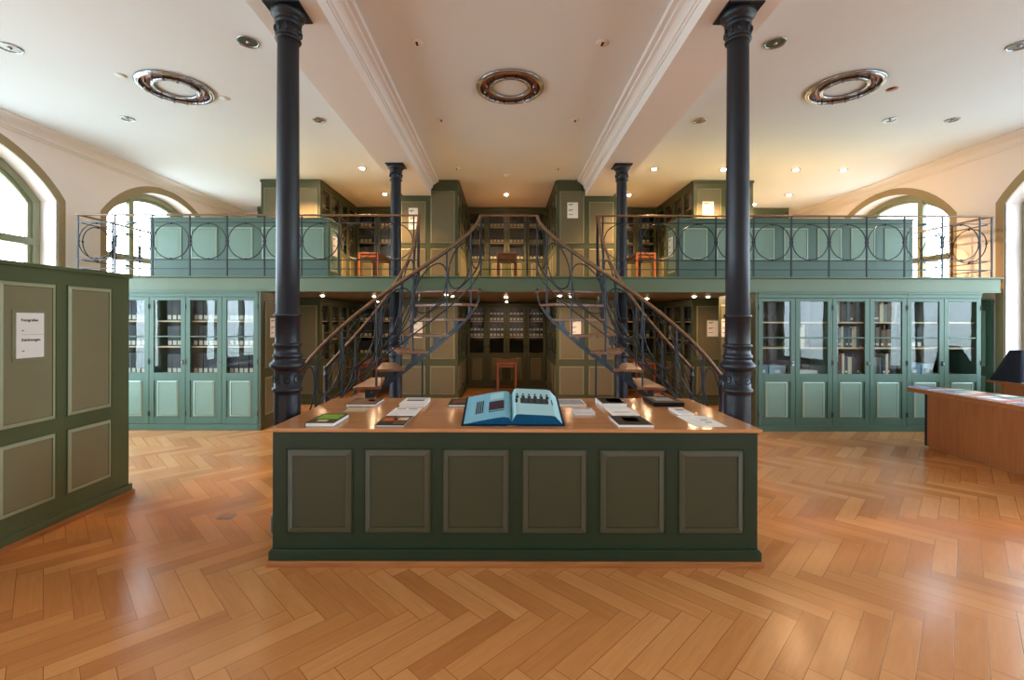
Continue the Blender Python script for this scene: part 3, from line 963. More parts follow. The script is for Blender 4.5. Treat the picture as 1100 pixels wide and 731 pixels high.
# ------------------------------------------------------------------ gallery railings
ZR = 3.25
def railing(name, label, loc, rz, L, posts, rings, group=None):
    """along local +x from the origin, gallery floor at z = 0"""
    t = thing(name, label, 'railing', loc, rz, group)
    h = ZR - ZG - .007
    MB().box(-.02, L + .02, -.024, .024, h - .012, h + .014).build('handrail', RAILWOOD, t, 0.009)
    for z in (h - .112, h - .680, h - .815):
        MB().box(0, L, -.007, .007, z - .007, z + .007).build('rail', RAILING, t)
    for p in posts:
        b = MB().box(p - .009, p + .009, -.009, .009, 0, h - .012)
        b.build('post', RAILING, t)
    zc = h - .396
    for a, b_ in rings:
        c = (a + b_) / 2; R = min(.270, (b_ - a) / 2 - .014)
        m_ = MB().ring((c, 0, zc), R, .008, 'y', 44)
        for q in (0, 1, 2, 3):
            m_.ball((c + R * cos(q * pi / 2), 0, zc + R * sin(q * pi / 2)), .017, 0, 8)
        m_.build('ring', RAILING, t)
    return t
zf = ZG + .007
lx = [-6.485 + .567 * k for k in range(10)]
pl = [p + 6.485 for p in lx] + [6.485 - 1.318]
railing('gallery_railing', 'left front railing of the gallery with iron rings and wooden handrail', (-6.485, 7.0, zf), 0, 6.485 - 1.318, pl,
        [(pl[k], pl[k + 1]) for k in range(9)])
rx = [1.49 + .573 * k for k in range(11)]
pr = [0.0] + [p - 1.40 for p in rx] + [7.40 - 1.40]
railing('gallery_railing', 'right front railing of the gallery with iron rings and wooden handrail', (1.40, 7.0, zf), 0, 6.0, pr,
        [(pr[k], pr[k + 1]) for k in range(1, 11)])
railing('gallery_railing', 'short flat railing between the tops of the two stair flights', (-.355, 7.0, zf), 0, .85, [0.0, .125, .70, .85], [])
ns = 7
sp = [.56 * k for k in range(ns + 1)]
railing('gallery_railing', 'side railing of the gallery running back in front of the left window', (-6.485, 7.065, zf), radians(90), sp[-1], sp[1:], [(sp[k], sp[k + 1]) for k in range(ns)])
railing('gallery_railing', 'side railing of the gallery running back in front of the right window', (7.40, 7.065, zf), radians(90), sp[-1], sp[1:], [(sp[k], sp[k + 1]) for k in range(ns)])

# ------------------------------------------------------------------ the two stair flights
RISE = (ZG) / 11.0
NT = 10
def flight(label, s):
    t = thing('staircase', label, 'staircase', (CX, 7.0, 0))
    ZT = ZG
    def A(u):
        th = radians(138 * u - 48 * u * u)
        return (s * (2.55 - 2.12 * cos(th)), -1.45 * sin(th))
    def B(u):
        th = radians(80 * u + 10 * u * u)
        return (s * (2.55 - 1.19 * cos(th)), -.57 * sin(th))
    dt = 1 / 10.5
    def lerp(p, q, f): return (p[0] + (q[0] - p[0]) * f, p[1] + (q[1] - p[1]) * f)
    zstr = lambda u: ZT - RISE * 10.5 * u - .245
    zrail = lambda u: ZR - (ZR - 1.0) * u
    # treads
    for k in range(1, NT + 1):
        u0, u1 = (k - 1) * dt - .004, k * dt + .022
        u0 = max(u0, .006)
        z = ZT - RISE * k
        n = 4
        e0, e1 = -.03, 1.03
        poly = []
        for i in range(n + 1):
            u = u0 + (u1 - u0) * i / n
            poly.append(lerp(A(u), B(u), e0))
        for i in range(n, -1, -1):
            u = u0 + (u1 - u0) * i / n
            poly.append(lerp(A(u), B(u), e1))
        MB().prism(poly, z - .036, z).build('tread', TREAD, t, 0.006)
    # stringers: flat curved iron bars
    for P, nm in ((A, 'front'), (B, 'back')):
        b = MB(); v = []; NS = 40
        u_end = .985
        for i in range(NS + 1):
            u = u_end * i / NS
            x, y = P(u)
            x2, y2 = P(min(1, u + .01)); x1, y1 = P(max(0, u - .01))
            tx, ty = x2 - x1, y2 - y1; l = sqrt(tx * tx + ty * ty) or 1
            nx, ny = -ty / l * .011, tx / l * .011
            z = zstr(u) + (.10 * (1 - u / .10) ** 2 if u < .10 else 0)
            z = max(z, .035)
            v += [(x + nx, y + ny, z - .032), (x - nx, y - ny, z - .032), (x - nx, y - ny, z + .032), (x + nx, y + ny, z + .032)]
        f = []
        for i in range(NS):
            for q in range(4): f.append((i * 4 + q, i * 4 + (q + 1) % 4, (i + 1) * 4 + (q + 1) % 4, (i + 1) * 4 + q))
        f += [(0, 1, 2, 3), tuple(NS * 4 + q for q in range(4))]
        b.add(v, f, 0)
        # scroll at the upper end
        x, y = P(0); zz = zstr(0) + .10
        b.tube([(x - s * .0, y + .0 - .012, zz), (x + s * .012, y, zz + .05), (x + s * .03, y, zz + .066), (x + s * .05, y, zz + .05), (x + s * .045, y, zz + .03)], .010, 6)
        b.build('stringer', STEEL, t)
    # tread brackets on the stringers
    for k in range(1, NT + 1):
        for P in (A, B):
            u = (k - .45) * dt
            x, y = P(u); zt = ZT - RISE * k - .036
            x2, y2 = P(u + .02)
            ang = math.atan2(y2 - y, x2 - x)
            zb = max(.01, zstr(u) - .02)
            if zt - zb < .02: continue
            b = MB(); b.T = Matrix.Translation((x, y, 0)) @ Matrix.Rotation(ang, 4, 'Z')
            b.box(-.036, .036, -.007, .007, zb, zt)
            b.build('tread_bracket', STEEL, t)
    # handrails, bars, posts, rings
    for P, ends in ((A, (0.0, .14, .29, .44, .59, .74, .88)), (B, (0.0, .2, .4, .6, .8))):
        def curve(dz, u0=0.0, u1=1.0, n=40):
            return [(P(u0 + (u1 - u0) * i / n)[0], P(u0 + (u1 - u0) * i / n)[1], zrail(u0 + (u1 - u0) * i / n) + dz) for i in range(n + 1)]
        MB().tube(curve(0), .026, 10, 0, False, .018).build('handrail', RAILWOOD, t)
        MB().tube(curve(-.030), .011, 6).build('rail_bar', RAILING, t)
        for dz in (-.66, -.79):
            MB().tube(curve(dz, 0.03), .010, 6).build('bar', RAILING, t)
        for u in ends:
            x, y = P(u)
            k = min(NT, max(1, int(u / dt) + 1))
            zb = zstr(u) if u > .02 else ZT - RISE
            MB().tube([(x, y, max(.0, zb)), (x, y, zrail(u) - .02)], .0125, 8).build('baluster', STEEL, t)
        # arc length table to lay the rings on the curved surface
        tab = [(0.0, 0.0)]; p0 = P(0)
        for i in range(1, 201):
            p1 = P(i / 200); tab.append((i / 200, tab[-1][1] + sqrt((p1[0] - p0[0]) ** 2 + (p1[1] - p0[1]) ** 2))); p0 = p1
        def u_of(sl):
            if sl <= 0: return 0.0
            for i in range(1, 201):
                if tab[i][1] >= sl:
                    a, b_ = tab[i - 1], tab[i]
                    return a[0] + (b_[0] - a[0]) * (sl - a[1]) / max(1e-6, b_[1] - a[1])
            return 1.0
        s_of = lambda u: tab[min(200, int(u * 200))][1]
        ee = list(ends) + [1.0]
        for i in range(len(ee) - 1):
            sa, sb = s_of(ee[i]), s_of(ee[i + 1])
            R = min(.225, (sb - sa) / 2 + .06)
            sc = (sa + sb) / 2; zc = zrail(u_of(sc)) - .36
            hx = (sb - sa) / 2 - .012
            pts = []
            for q in range(36):
                a = 2 * pi * q / 36
                sl = sc + hx * cos(a)
                u = u_of(sl); x, y = P(u)
                pts.append((x, y, zrail(u) - .36 + .285 * sin(a)))
            MB().tube(pts, .009, 6, 0, True).build('ring', RAILING, t)
        # newel at the foot
        x, y = P(1.0)
        b = MB().lathe([(.045, 0), (.045, .03), (.030, .05), (.026, .10), (.026, .40), (.034, .41), (.034, .44), (.024, .46), (.022, .86), (.034, .875), (.034, .90), (.024, .92), (.024, .97), (.032, .985), (.030, 1.01), (.012, 1.025)], 16, (x, y, 0))
        b.build('newel_post', STEEL, t)
    # slim pole under the front stringer
    for u in (.40,):
        x, y = A(u)
        MB().tube([(x, y, 0), (x, y, zstr(u))], .013, 10).build('support_pole', STEEL, t)
    return t
flight('left curving iron stair flight with wooden treads and handrails', -1)
flight('right curving iron stair flight with wooden treads and handrails', 1)

# ------------------------------------------------------------------ ceiling lamps
def ring_lamp(label, x, y, first=[None]):
    if first[0] is None:
        t = thing('ring_lamp', label, 'ceiling lamp', (x, y, ZC), 0, 'chrome ring lamps on the ceiling')
        MB().lathe([(.40, 0), (.405, -.012), (.398, -.024), (.385, -.028), (.377, -.022), (.372, -.030), (.36, -.036), (.35, -.030), (.347, -.016), (.347, -.002)], 64, closed=True).build('outer_ring', CHROME, t)
        MB().lathe([(.250, -.002), (.250, -.022), (.244, -.030), (.234, -.032), (.228, -.026), (.222, -.032), (.212, -.030), (.206, -.02), (.206, -.002)], 64, closed=True).build('inner_ring', CHROME, t)
        MB().lathe([(.25, -.001), (.348, -.001), (.348, -.010), (.25, -.010)], 64, closed=True).build('reflector', COPPER, t)
        pin = MB().tube([(0, 0, -.012), (0, 0, -.062)], .010, 10).ball((0, 0, -.066), .011, 0, 10).mesh('bulb_socket', CHROME)
        for k in range(14):
            a = 2 * pi * k / 14
            link('bulb_socket', pin, t, 0, (.298 * cos(a), .298 * sin(a), 0))
        first[0] = t
    else: t = dup(first[0], (x, y, ZC), 0, label)
    return t
ring_lamp('chrome ring lamp on the ceiling between the two beams', CX, 5.47)
ring_lamp('chrome ring lamp on the left part of the ceiling', -3.93, 5.50)
ring_lamp('chrome ring lamp on the right part of the ceiling', 4.02, 5.46)

WARM = (1.0, 0.56, 0.28)
def lamp_light(name, parent, power, z, size=0.05, ang=124):
    ld = bpy.data.lights.new(name, 'SPOT'); ld.energy = power; ld.color = WARM
    ld.spot_size = radians(ang); ld.spot_blend = 0.8; ld.shadow_soft_size = size
    o = bpy.data.objects.new(name, ld); COL.objects.link(o); o.parent = parent; o.location = (0, 0, z)
DL = {}
def downlight(label, x, y, z, r, lit, group, power=0.0):
    key = (round(r, 3), lit)
    if key not in DL:
        DL[key] = (MB().lathe([(r * .80, -.002), (r * .82, -.010), (r * .95, -.013), (r, -.006), (r, 0.0)], 28).mesh('trim_ring', CHROME),
                   MB().lathe([(r * .82, -.004), (r * .70, -.0035), (r * .55, -.003), (r * .02, -.0028)], 28).mesh('reflector', STEELCAN if not lit else CHROME),
                   MB().ball((0, 0, -.010), r * .55, 0, 16, .45).mesh('bulb', BULB if lit else CHROME))
    t = thing('downlight', label, 'ceiling light', (x, y, z), 0, group)
    link('trim_ring', DL[key][0], t); link('reflector', DL[key][1], t)
    b = link('bulb', DL[key][2], t)
    if lit: lamp_light('lamp_light', t, power, -.05, .05 if power > 100 else .03, 124 if power > 100 else 172)
    else: b.scale = (.35, .35, .6)
gu = 'unlit downlights in the front of the ceiling'
for x, y, r, lab in (
    (-2.56, 4.59, .105, 'large unlit recessed downlight left of the near left column'),
    (2.69, 4.59, .105, 'large unlit recessed downlight right of the near right column'),
    (5.16, 4.62, .105, 'unlit recessed downlight at the upper right edge of the photo'),
    (-5.05, 4.70, .105, 'unlit recessed downlight at the upper left edge of the photo'),
    (-5.20, 6.35, .085, 'unlit downlight near the left window below the left ring lamp'),
    (-2.57, 6.37, .085, 'unlit downlight between the near and far left columns'),
    (2.69, 6.37, .085, 'unlit downlight between the near and far right columns'),
    (5.29, 6.33, .085, 'unlit downlight below the right ring lamp'),
    (6.14, 6.33, .085, 'unlit downlight nearest the right wall cornice')):
    downlight(lab, x, y, ZC, r, False, gu)
gl = 'lit downlights over the gallery'
for x, y, lab in (
    (-2.60, 8.39, 'lit downlight just left of the far left column capital'),
    (-3.87, 8.39, 'lit downlight hidden close behind the near left column top'),
    (-2.63, 10.1, 'lit downlight over the upper left alcove'),
    (-5.26, 10.1, 'lit downlight left of the lit bookcase end on the left gallery'),
    (.03, 10.1, 'lit downlight over the upper middle alcove'),
    (2.72, 8.39, 'lit downlight just right of the far right column capital'),
    (2.72, 10.1, 'lit downlight over the upper right alcove'),
    (3.99, 8.41, 'lit downlight beside the near right column top'),
    (5.31, 8.41, 'lit downlight over the right cupboard, left one of the front pair'),
    (6.19, 8.43, 'lit downlight over the right cupboard, right one of the front pair'),
    (5.36, 10.1, 'lit downlight close behind the near right column'),
    (6.22, 10.1, 'lit downlight far back near the right wall'),
    (5.9, 10.9, 'lit downlight farthest back near the right wall')):
    downlight(lab, x, y, ZC, .075, True, gl, LAMP_UP)
gs = 'small slotted spots in the middle ceiling bay'
for x, y, lab in (
    (-.88, 4.60, 'small slotted ceiling spot at the front left of the middle bay'),
    (.97, 4.60, 'small slotted ceiling spot at the front right of the middle bay'),
    (-.88, 6.37, 'small slotted ceiling spot halfway back on the left of the middle bay'),
    (.97, 6.37, 'small slotted ceiling spot halfway back on the right of the middle bay'),
    (-.88, 8.40, 'small slotted ceiling spot at the back left of the middle bay'),
    (.97, 8.40, 'small slotted ceiling spot at the back right of the middle bay')):
    t = thing('ceiling_spot', lab, 'ceiling light', (x, y, ZC), 0, gs)
    MB().lathe([(.062, 0), (.062, -.006), (.05, -.010), (.002, -.011)], 24).build('cover', STUCCO, t)
    MB().box(-.011, .011, -.03, .03, -.016, -.010).build('slot', DARKCAN, t)
t = thing('smoke_detector', 'round white smoke detector on the ceiling of the middle bay', 'smoke detector', (.04, 8.75, ZC))
MB().lathe([(.055, 0), (.055, -.02), (.04, -.03), (.02, -.045), (.002, -.047)], 24).build('housing', PLASTIC, t)
for x, y, lab in ((-4.36, 5.23, 'small white ceiling plate at the left of the left ring lamp'), (-3.5, 5.76, 'small white ceiling plate at the right of the left ring lamp'),
                  (4.62, 5.5, 'small brown ceiling plate at the right of the right ring lamp')):
    t = thing('ceiling_plate', lab, 'ceiling plate', (x, y, ZC))
    MB().lathe([(.06, 0), (.058, -.006), (.002, -.010)], 24).build('cover', PLASTIC if x < 0 else COPPER, t)

gw = 'lit downlights under the gallery'
for x, y, lab in (
    (-3.22, 8.15, 'lit downlight under the gallery right of the near left column'),
    (-2.62, 9.4, 'lit downlight under the gallery in the lower left alcove, left one'),
    (-2.35, 8.3, 'lit downlight under the gallery left of the far left column'),
    (-.93, 8.2, 'lit downlight under the gallery above the left flight treads'),
    (-.98, 7.75, 'lit front downlight under the gallery above the left flight treads'),
    (.025, 8.5, 'lit downlight under the gallery in front of the middle alcove'),
    (.95, 7.95, 'lit downlight under the gallery above the right flight, left one'),
    (1.17, 8.3, 'lit downlight under the gallery above the right flight, right one'),
    (2.28, 8.0, 'lit downlight under the gallery right of the far right column'),
    (2.75, 8.9, 'lit downlight under the gallery in front of the right alcove'),
    (3.35, 8.15, 'lit downlight under the gallery above the white sheet on the right'),
    (3.62, 8.2, 'lit downlight under the gallery just left of the near right column')):
    downlight(lab, x, y, ZGU + .008, .055, True, gw, LAMP_LOW)
for x, lab in ((-2.9, 'lit downlight in the back of the lower left alcove'), (.05, 'lit downlight in the back of the lower middle alcove'), (2.95, 'lit downlight in the back of the lower right alcove')):
    downlight(lab, x, 10.5, ZGU + .008, .055, True, gw, LAMP_LOW)

# ------------------------------------------------------------------ sheets on the panels
TXT = [(.12, .10, .45, .035), (.12, .17, .3, .02), (.12, .45, .45, .03), (.12, .52, .3, .02), (.12, .75, .4, .03)]
sheet('information_sheet', 'white sheet on the olive end wall of the left glazed cabinets', (-3.6505, 7.27, 1.535), radians(90), .22, .30, TXT, .012, O_MOULD)
sheet('information_sheet', 'white sheet on the lower bookcase end left of the near right column', (4.09, 9.0655, 1.51), 0, .21, .31, TXT, .02, O_MOULD)
sheet('information_sheet', 'white sheet on the end wall of the right glazed cabinets beside the near right column', (3.7605, 7.85, 1.535), radians(-90), .22, .30, TXT, .012, O_MOULD)
sheet('information_sheet', 'white sheet half hidden behind the left stair flight', (-1.72, 9.0655, 1.47), 0, .21, .31, TXT)
sheet('information_sheet', 'white sheet seen between the treads of the right stair flight', (1.40, 9.0655, 1.52), 0, .21, .33, TXT)
sheet('information_sheet', 'white sheet high on the gallery bookcase end under the left beam', (-1.80, 9.0655, 3.66), 0, .18, .42, TXT)
sheet('information_sheet', 'white sheet high on the gallery bookcase end under the right beam', (1.335, 9.0655, 3.83), 0, .21, .31, TXT)
sheet('information_sheet', 'bright sheet on the lit gallery bookcase end at the right', (4.00, 9.0655, 3.87), 0, .22, .28, TXT)
sheet('information_sheet', 'white sheet on the inner end of the left low cupboard', (-2.775, 7.53, 2.86), radians(90), .20, .32, TXT)
sheet('information_sheet', 'white sheet on the inner end of the right low cupboard', (2.715, 7.53, 2.86), radians(-90), .20, .32, TXT)

# ------------------------------------------------------------------ things lying on the counter
def on_counter(name, label, cat, pxl, pxr, py, depth, th, cover, page=PAPER, deco=None, hard=True):
    Y = F * (H - CZ) / (py - VY)
    X0, X1 = (pxl - VX) / F * Y, (pxr - VX) / F * Y
    w = X1 - X0
    depth = min(depth, CYB - .01 - Y)
    t = thing(name, label, cat, (X0, Y, CZ))
    if th > .008:
        c = .0022
        MB().box(.003, w - .003, .003, depth - .003, c, th - c).build('pages', page, t)
        b = MB().box(0, w, 0, depth, 0, c).box(0, w, 0, depth, th - c, th).box(0, c, 0, depth, c, th - c)
        b.build('cover', cover, t)
    else:
        MB().box(0, w, 0, depth, 0, th).build('paper', cover, t)
    for fx, fy, fw, fh, mt, nm in (deco or []):
        MB().box(fx * w, (fx + fw) * w, fy * depth, (fy + fh) * depth, th - .0005, th + .0008).build(nm, mt, t)
    return t
C_BLACK = paint('black_cover', (24, 24, 26), .3); C_GREEN = paint('leaf_green_print', (112, 168, 40), .35, .35, 30)
C_RED = paint('dark_red_print', (112, 34, 26), .35, .3, 14); C_BROWN = paint('brown_photo_print', (112, 74, 48), .35, .4, 24)
C_GREY = paint('grey_photo_print', (150, 148, 150), .4, .3, 18); C_CREAM = paint('cream_print', (214, 196, 160), .4, .2, 20)
C_SAGE = paint('sage_card', (150, 152, 120), .5); C_GOLD = paint('gold_photo_print', (168, 140, 92), .3, .4, 20)
C_WHITE = paint('white_cover', (228, 226, 224), .45, .02); C_ORANGE = paint('orange_print', (196, 92, 40), .4, .2)
on_counter('book', 'black book with a bright green cover picture at the left front of the counter', 'book', 327.8, 358.9, 459.4, .31, .028, C_BLACK,
           deco=[(.10, .40, .80, .50, C_GREEN, 'cover_picture'), (.3, .14, .35, .16, C_CREAM, 'title_block')])
on_counter('flyer', 'thin sage card behind the green picture book', 'flyer', 368.5, 391, 443.3, .13, .003, C_SAGE)
on_counter('book', 'dark brown book at the back left corner of the counter', 'book', 371.4, 403.3, 437.6, .30, .022, C_BLACK,
           deco=[(.08, .1, .84, .75, C_BROWN, 'cover_picture'), (.55, .45, .25, .3, C_CREAM, 'title_block')])
on_counter('brochure', 'thick white brochure stack with a black print at the back left of the counter', 'brochure', 429, 456.5, 438.0, .30, .030, C_WHITE,
           deco=[(.15, .45, .7, .22, INK, 'printed_band'), (.1, .8, .8, .08, C_GREY, 'title_block')])
on_counter('paper_sheet', 'white paper with two dark headings left of the open book', 'paper', 415, 446, 447.4, .31, .004, PAPER,
           deco=[(.12, .78, .32, .07, INK, 'heading'), (.55, .78, .32, .07, INK, 'heading'), (.1, .12, .8, .55, C_WHITE, 'text_block')])
on_counter('magazine', 'colourful magazine with dark cover at the front left of the open book', 'magazine', 402.7, 434, 459.2, .31, .012, C_BLACK,
           deco=[(.08, .42, .5, .35, C_ORANGE, 'cover_picture'), (.45, .5, .5, .3, C_CREAM, 'cover_picture'), (.55, .1, .4, .3, C_BROWN, 'cover_picture'), (.1, .85, .8, .1, C_RED, 'title_block')])
on_counter('book', 'dark book partly hidden behind the left page of the open book', 'book', 481.5, 514, 437.8, .28, .022, C_BLACK, deco=[(.1, .2, .7, .6, C_BROWN, 'cover_picture')])
on_counter('brochure', 'grey brochure just behind the right page of the open book', 'brochure', 600, 630.5, 437.0, .29, .014, C_WHITE, deco=[(.05, .12, .9, .8, C_GREY, 'cover_picture')])
on_counter('card_stack', 'small stack of white cards right of the open book', 'cards', 617.5, 640, 446.2, .17, .022, C_WHITE, deco=[(.05, .72, .85, .1, INK, 'printed_band')])
on_counter('book', 'thick book with a dark red cover at the back right of the counter', 'book', 647, 674, 438.0, .29, .034, C_WHITE,
           deco=[(.02, .02, .96, .96, C_BLACK, 'cover_picture'), (.35, .2, .6, .65, C_RED, 'cover_picture')])
on_counter('paper_stack', 'loose white papers in front of the dark red book', 'papers', 658.5, 687.5, 446.6, .32, .006, PAPER, deco=[(.15, .3, .6, .08, C_GREY, 'text_block')])
on_counter('magazine', 'black magazine with a gold photo at the right front of the counter', 'magazine', 665, 703, 458.8, .31, .014, C_WHITE,
           deco=[(.01, .01, .98, .98, C_BLACK, 'cover_picture'), (.3, .35, .45, .45, C_GOLD, 'cover_picture')])
on_counter('book', 'large black book at the back right corner of the counter', 'book', 703, 735.8, 437.0, .32, .036, C_BLACK, page=C_BLACK,
           deco=[(.2, .3, .6, .5, C_GREY, 'cover_picture'), (.12, .75, .3, .15, C_GOLD, 'title_block')])
on_counter('leaflet', 'small white leaflet stack behind the white sheet at the right', 'leaflet', 730, 745.4, 446.2, .24, .016, C_WHITE, deco=[(.2, .5, .6, .25, C_GREY, 'cover_picture')])
on_counter('paper_sheet', 'large white sheet at the right end of the counter', 'paper', 747.6, 781.4, 458.2, .35, .003, PAPER,
           deco=[(.55, .55, .22, .06, INK, 'heading'), (.55, .32, .22, .05, INK, 'heading'), (.12, .4, .3, .2, C_WHITE, 'text_block')])

# the big open book on its stand
B_BLUE = paint('light_blue_page', (126, 186, 206), .6, .04); B_PALE = paint('pale_blue_page', (166, 208, 214), .6, .03)
B_DEEP = paint('deep_blue_page_edge', (16, 84, 124), .55, .15, 40); B_NAVY = paint('navy_cloth_cover', (18, 38, 62), .6)
ob = thing('open_book', 'large open book with light blue pages in the middle of the counter', 'book', (.055, 3.175, CZ + .008))
TILT = Matrix.Rotation(radians(15), 4, 'X')
Dp = .44
def page_block(sgn, thick0, flat_until, Wp):
    """half of an open book: cross-section in x, extruded along the depth"""
    n = 14; top = []
    for i in range(n + 1):
        f = i / n; x = f * Wp
        g = min(1.0, f / .10)
        rise = thick0 * (.35 + .65 * sin(g * pi / 2)) * (1 - .22 * f if sgn > 0 else 1)
        if f > flat_until: rise = thick0 * (1 - .22 * f if sgn > 0 else 1) * (1 - ((f - flat_until) / (1 - flat_until)) ** 1.15)
        top.append((sgn * x, max(.004, rise)))
    b = MB(); b.T = TILT
    m = len(top)
    vb = [(x, 0, .004) for x, z in top] + [(x, 0, z + .004) for x, z in top]
    vt = [(x, Dp, .004) for x, z in top] + [(x, Dp, z + .004) for x, z in top]
    for i in range(m - 1):
        b.add([vb[i], vb[i + 1], vb[m + i + 1], vb[m + i]], [(0, 1, 2, 3)], 1)
        b.add([vt[i], vt[i + 1], vt[m + i + 1], vt[m + i]], [(0, 1, 2, 3)], 1)
        b.add([vb[m + i], vb[m + i + 1], vt[m + i + 1], vt[m + i]], [(0, 1, 2, 3)], 0, True)
    b.add([vb[m - 1], vt[m - 1], vt[2 * m - 1], vb[2 * m - 1]], [(0, 1, 2, 3)], 1)
    return b, top
bl, topl = page_block(-1, .055, .22, .335)
bl.build('left_pages', [B_BLUE, B_DEEP], ob)
br, topr = page_block(1, .080, .84, .345)
br.build('right_pages', [B_PALE, B_DEEP], ob)
cb = MB(); cb.T = TILT
cb.box(-.352, -.012, -.010, Dp + .010, -.003, .003).box(.012, .362, -.010, Dp + .010, -.003, .003).box(-.012, .012, -.006, Dp + .006, -.002, .004)
cb.build('cover', B_NAVY, ob)
def on_page(top, sgn, fx0, fx1, y0, y1, mt, nm, parent):
    """printed block laid on the curved page"""
    W_ = abs(top[-1][0]); b = MB(); b.T = TILT; n = 6; v = []
    def zt(x):
        x = abs(x)
        for i in range(len(top) - 1):
            xa, xb2 = abs(top[i][0]), abs(top[i + 1][0])
            if xa <= x <= xb2: return top[i][1] + (top[i + 1][1] - top[i][1]) * (x - xa) / (xb2 - xa)
        return top[-1][1]
    for i in range(n + 1):
        x = (fx0 + (fx1 - fx0) * i / n) * W_
        for y in (y0, y1):
            for dz in (.0035, .0052): v.append((sgn * x, y * Dp, zt(x) + dz + .0003))
    f = []
    for i in range(n):
        a = i * 4; c = a + 4
        f += [(a + 1, c + 1, c + 3, a + 3), (a, a + 2, c + 2, c), (a, c, c + 1, a + 1), (a + 2, a + 3, c + 3, c + 2)]
    f += [(0, 1, 3, 2), (n * 4, n * 4 + 2, n * 4 + 3, n * 4 + 1)]
    b.add(v, f, 0)
    b.build(nm, mt, parent)
PR1 = paint('dark_plum_print', (66, 46, 58), .6, .4, 60); PR2 = paint('black_white_photo_print', (70, 76, 80), .6, .5, 50)
on_page(topl, -1, .17, .50, .30, .62, PR1, 'printed_picture', ob)
on_page(topl, -1, .17, .50, .24, .265, INK, 'printed_line', ob)
on_page(topl, -1, .18, .48, .70, .92, B_PALE, 'printed_block', ob)
for k in range(4): on_page(topl, -1, .62 + .045 * k, .645 + .045 * k, .26, .72, PR1 if k else INK, 'printed_line', ob)
on_page(topr, 1, .06, .86, .40, .60, PR2, 'printed_picture', ob)
for k in range(6):
    on_page(topr, 1, .08 + .13 * k, .15 + .13 * k, .60, .70, INK, 'printed_picture', ob)
    on_page(topr, 1, .10 + .13 * k, .135 + .13 * k, .72, .79, PR2, 'printed_picture', ob)
    on_page(topr, 1, .07 + .13 * k, .12 + .13 * k, .44, .58, INK, 'printed_picture', ob)
st = thing('book_stand', 'dark sloping stand with a small brass stop under the open blue book', 'book stand', (.055, 3.175, CZ))
wedge = [(.02, 0), (.42, 0), (.42, .42 * math.tan(radians(15)) - .007), (.02, .0)]
b = MB(); v = [(x, y, z) for x in (-.24, .24) for y, z in ((.045, 0), (.42, 0), (.42, .42 * math.tan(radians(15)) - .006), (.045, .004))]
b.add(v, [(0, 1, 2, 3), (4, 7, 6, 5), (0, 4, 5, 1), (1, 5, 6, 2), (2, 6, 7, 3), (3, 7, 4, 0)])
b.build('wedge', B_NAVY, st)
MB().tube([(-.03, -.012, .004), (-.01, -.020, .006), (.012, -.020, .006), (.03, -.012, .004)], .004, 6).build('stop', BRASS, st)

# ------------------------------------------------------------------ wooden desk at the right
dk = thing('reception_desk', 'curved beech reception desk at the right edge with magazines on it', 'desk', (5.52, 6.05, 0), 0)
top_poly = [(-.06, -3.4), (-.045, -1.6), (-.05, -.6), (-.045, 0.0), (-.035, .22), (.02, .30), (.26, .40), (.45, .18), (.62, -.25), (.72, -.9), (.75, -3.4)]
MB().prism(top_poly, .728, .758).build('desktop', OAKY, dk, 0.006)
MB().prism([(p[0] + .004, p[1] * .999) for p in top_poly], .705, .728).build('edge_strip', PLINTHW, dk, 0.003)
MB().box(0, .022, -3.3, -.034, .03, .705).build('front_panel', OAKY, dk, 0.002)
MB().box(-.003, .60, -.034, 0.0, .03, .705).build('end_panel', BLACKCLOTH, dk, 0.002)
MB().box(.03, .60, -3.28, -.04, .0, .03).build('base', PLINTHW, dk)
MB().box(.58, .60, -3.28, -.04, .03, .705).build('back_panel', OAKY, dk, 0.002)
dcol = [C_WHITE, C_GREY, C_CREAM, paint('pink_print', (206, 122, 116), .4, .2, 20), paint('blue_print', (84, 110, 160), .4, .3, 20), paint('green_print', (96, 128, 108), .4, .3, 20), C_WHITE, C_GREY]
dlab = ['grey-blue magazine nearest the rounded tip of the reception desk', 'pale magazine second from the rounded tip of the reception desk', 'cream brochure in the middle of the reception desk',
        'pink magazine on the reception desk near its front edge', 'blue magazine on the reception desk at the right edge of the photo', 'dark green magazine at the back of the reception desk',
        'white magazine at the back of the reception desk', 'grey folder behind the pink magazine on the reception desk']
dpos = [(.02, -.02, 4), (.04, -.36, 1), (.28, -.30, 2), (.01, -.98, 3), (.02, -1.32, 4), (.33, -.72, 5), (.36, -1.10, 6), (.05, -.68, 0)]
for k, (x, y, ci) in enumerate(dpos):
    t = thing('magazine', dlab[k], 'magazine', (5.52 + x, 6.05 + y, .758), radians(rng.uniform(-6, 6)))
    MB().box(0, .22, 0, .29, 0, .008).build('pages', PAPER, t)
    MB().box(-.001, .221, -.001, .291, .008, .010).build('cover', dcol[ci], t)
    MB().box(.03, .19, .10, .24, .0095, .0112).build('cover_picture', dcol[(ci + 3) % 8], t)

# drawer cabinet along the right wall with a covered machine on it
dc = thing('drawer_cabinet', 'wooden drawer cabinet with overhanging top along the right wall under the window', 'cabinet', (7.0, 6.70, 0), radians(-90))
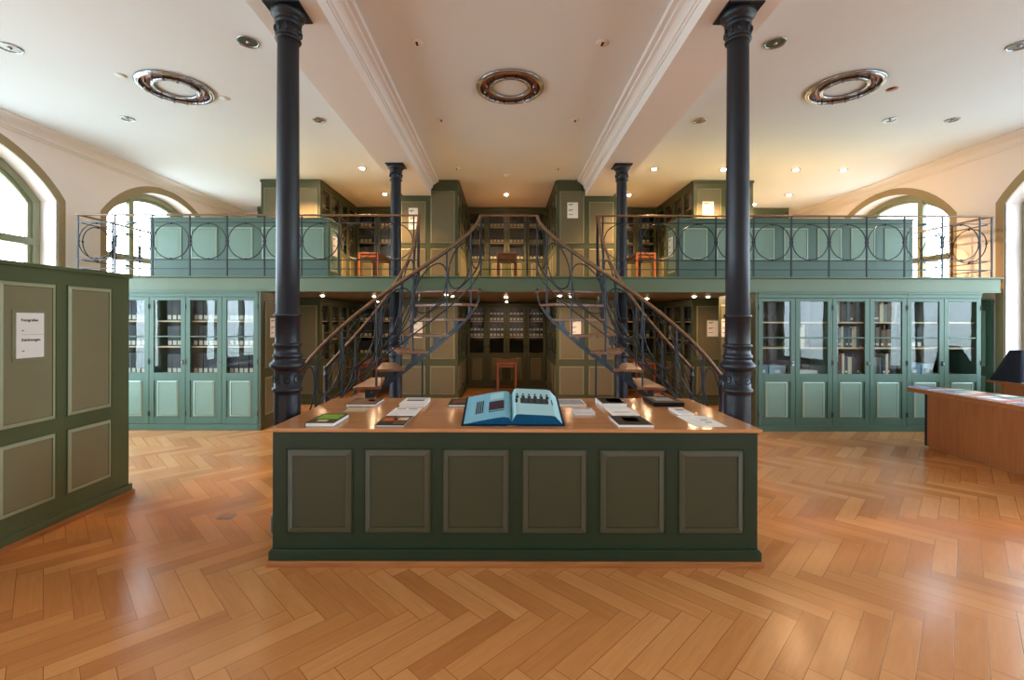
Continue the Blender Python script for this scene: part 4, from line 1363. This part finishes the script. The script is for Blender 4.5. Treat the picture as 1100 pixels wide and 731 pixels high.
# local x runs towards the camera, local -y faces the room
MB().box(0, 1.9, -.02, .50, .785, .812).build('top_board', OAKY, dc, 0.004)
MB().box(.20, 1.88, 0, .49, .0, .785).build('body', OAKY, dc, 0.003)
for k in range(4):
    d = MB().box(.22, 1.04, -.018, 0.0, .58 - .185 * k, .745 - .185 * k).build('drawer', OAKY, dc, 0.004)
    MB().box(.58, .68, -.034, -.018, .655 - .185 * k, .665 - .185 * k).build('handle', DARKCAN, d)
cv = thing('covered_machine', 'machine under a black dust cover on the drawer cabinet by the right window', 'dust cover', (7.0, 6.70, .812))
b = MB()
lowr = [(.035, -.42, 0), (.40, -.42, 0), (.40, -.015, 0), (0.02, -.015, 0)]
topr_ = [(.10, -.36, .45), (.32, -.36, .45), (.32, -.22, .44), (.10, -.22, .44)]
nseg = 8; rings_ = []
for i in range(nseg + 1):
    f = i / nseg; row = []
    for s_ in range(4):
        for q_ in range(5):
            g = q_ / 5
            a0_ = Vector(lowr[s_]).lerp(Vector(lowr[(s_ + 1) % 4]), g); a1_ = Vector(topr_[s_]).lerp(Vector(topr_[(s_ + 1) % 4]), g)
            p = a0_.lerp(a1_, f)
            fold = .016 * sin(g * pi * 4 + s_ * 1.3) * (1 - f)
            c_ = Vector((.21, -.22, p.z)); d_ = (p - c_); d_.z = 0
            row.append(p + d_.normalized() * fold)
    rings_.append(row)
n = 20
v = [p for r_ in rings_ for p in r_]
f = [(i * n + k, i * n + (k + 1) % n, (i + 1) * n + (k + 1) % n, (i + 1) * n + k) for i in range(nseg) for k in range(n)]
b.add(v, f, 0, True); b.add(rings_[-1], [tuple(range(n))]); b.add(rings_[0], [tuple(range(n))[::-1]])
b.build('cloth', BLACKCLOTH, cv)
pp = thing('paper_stack', 'papers with a red booklet on the drawer cabinet beside the black cover', 'papers', (7.0, 5.95, .812))
MB().box(.0, .24, 0, .29, 0, .018).build('pages', PAPER, pp, 0.002)
MB().box(.02, .12, .03, .18, .018, .045).build('red_booklet', C_RED, pp, 0.003)

# small flush floor box
fbx = thing('floor_box', 'small flush metal lid in the parquet left of the counter', 'floor box', (-2.33, 3.87, 0))
MB().box(-.06, .06, -.05, .05, 0, .003).build('lid', GREYP, fbx, 0.001)
MB().box(-.045, .045, -.036, .036, .003, .0045).build('inlay', PLINTHW, fbx)
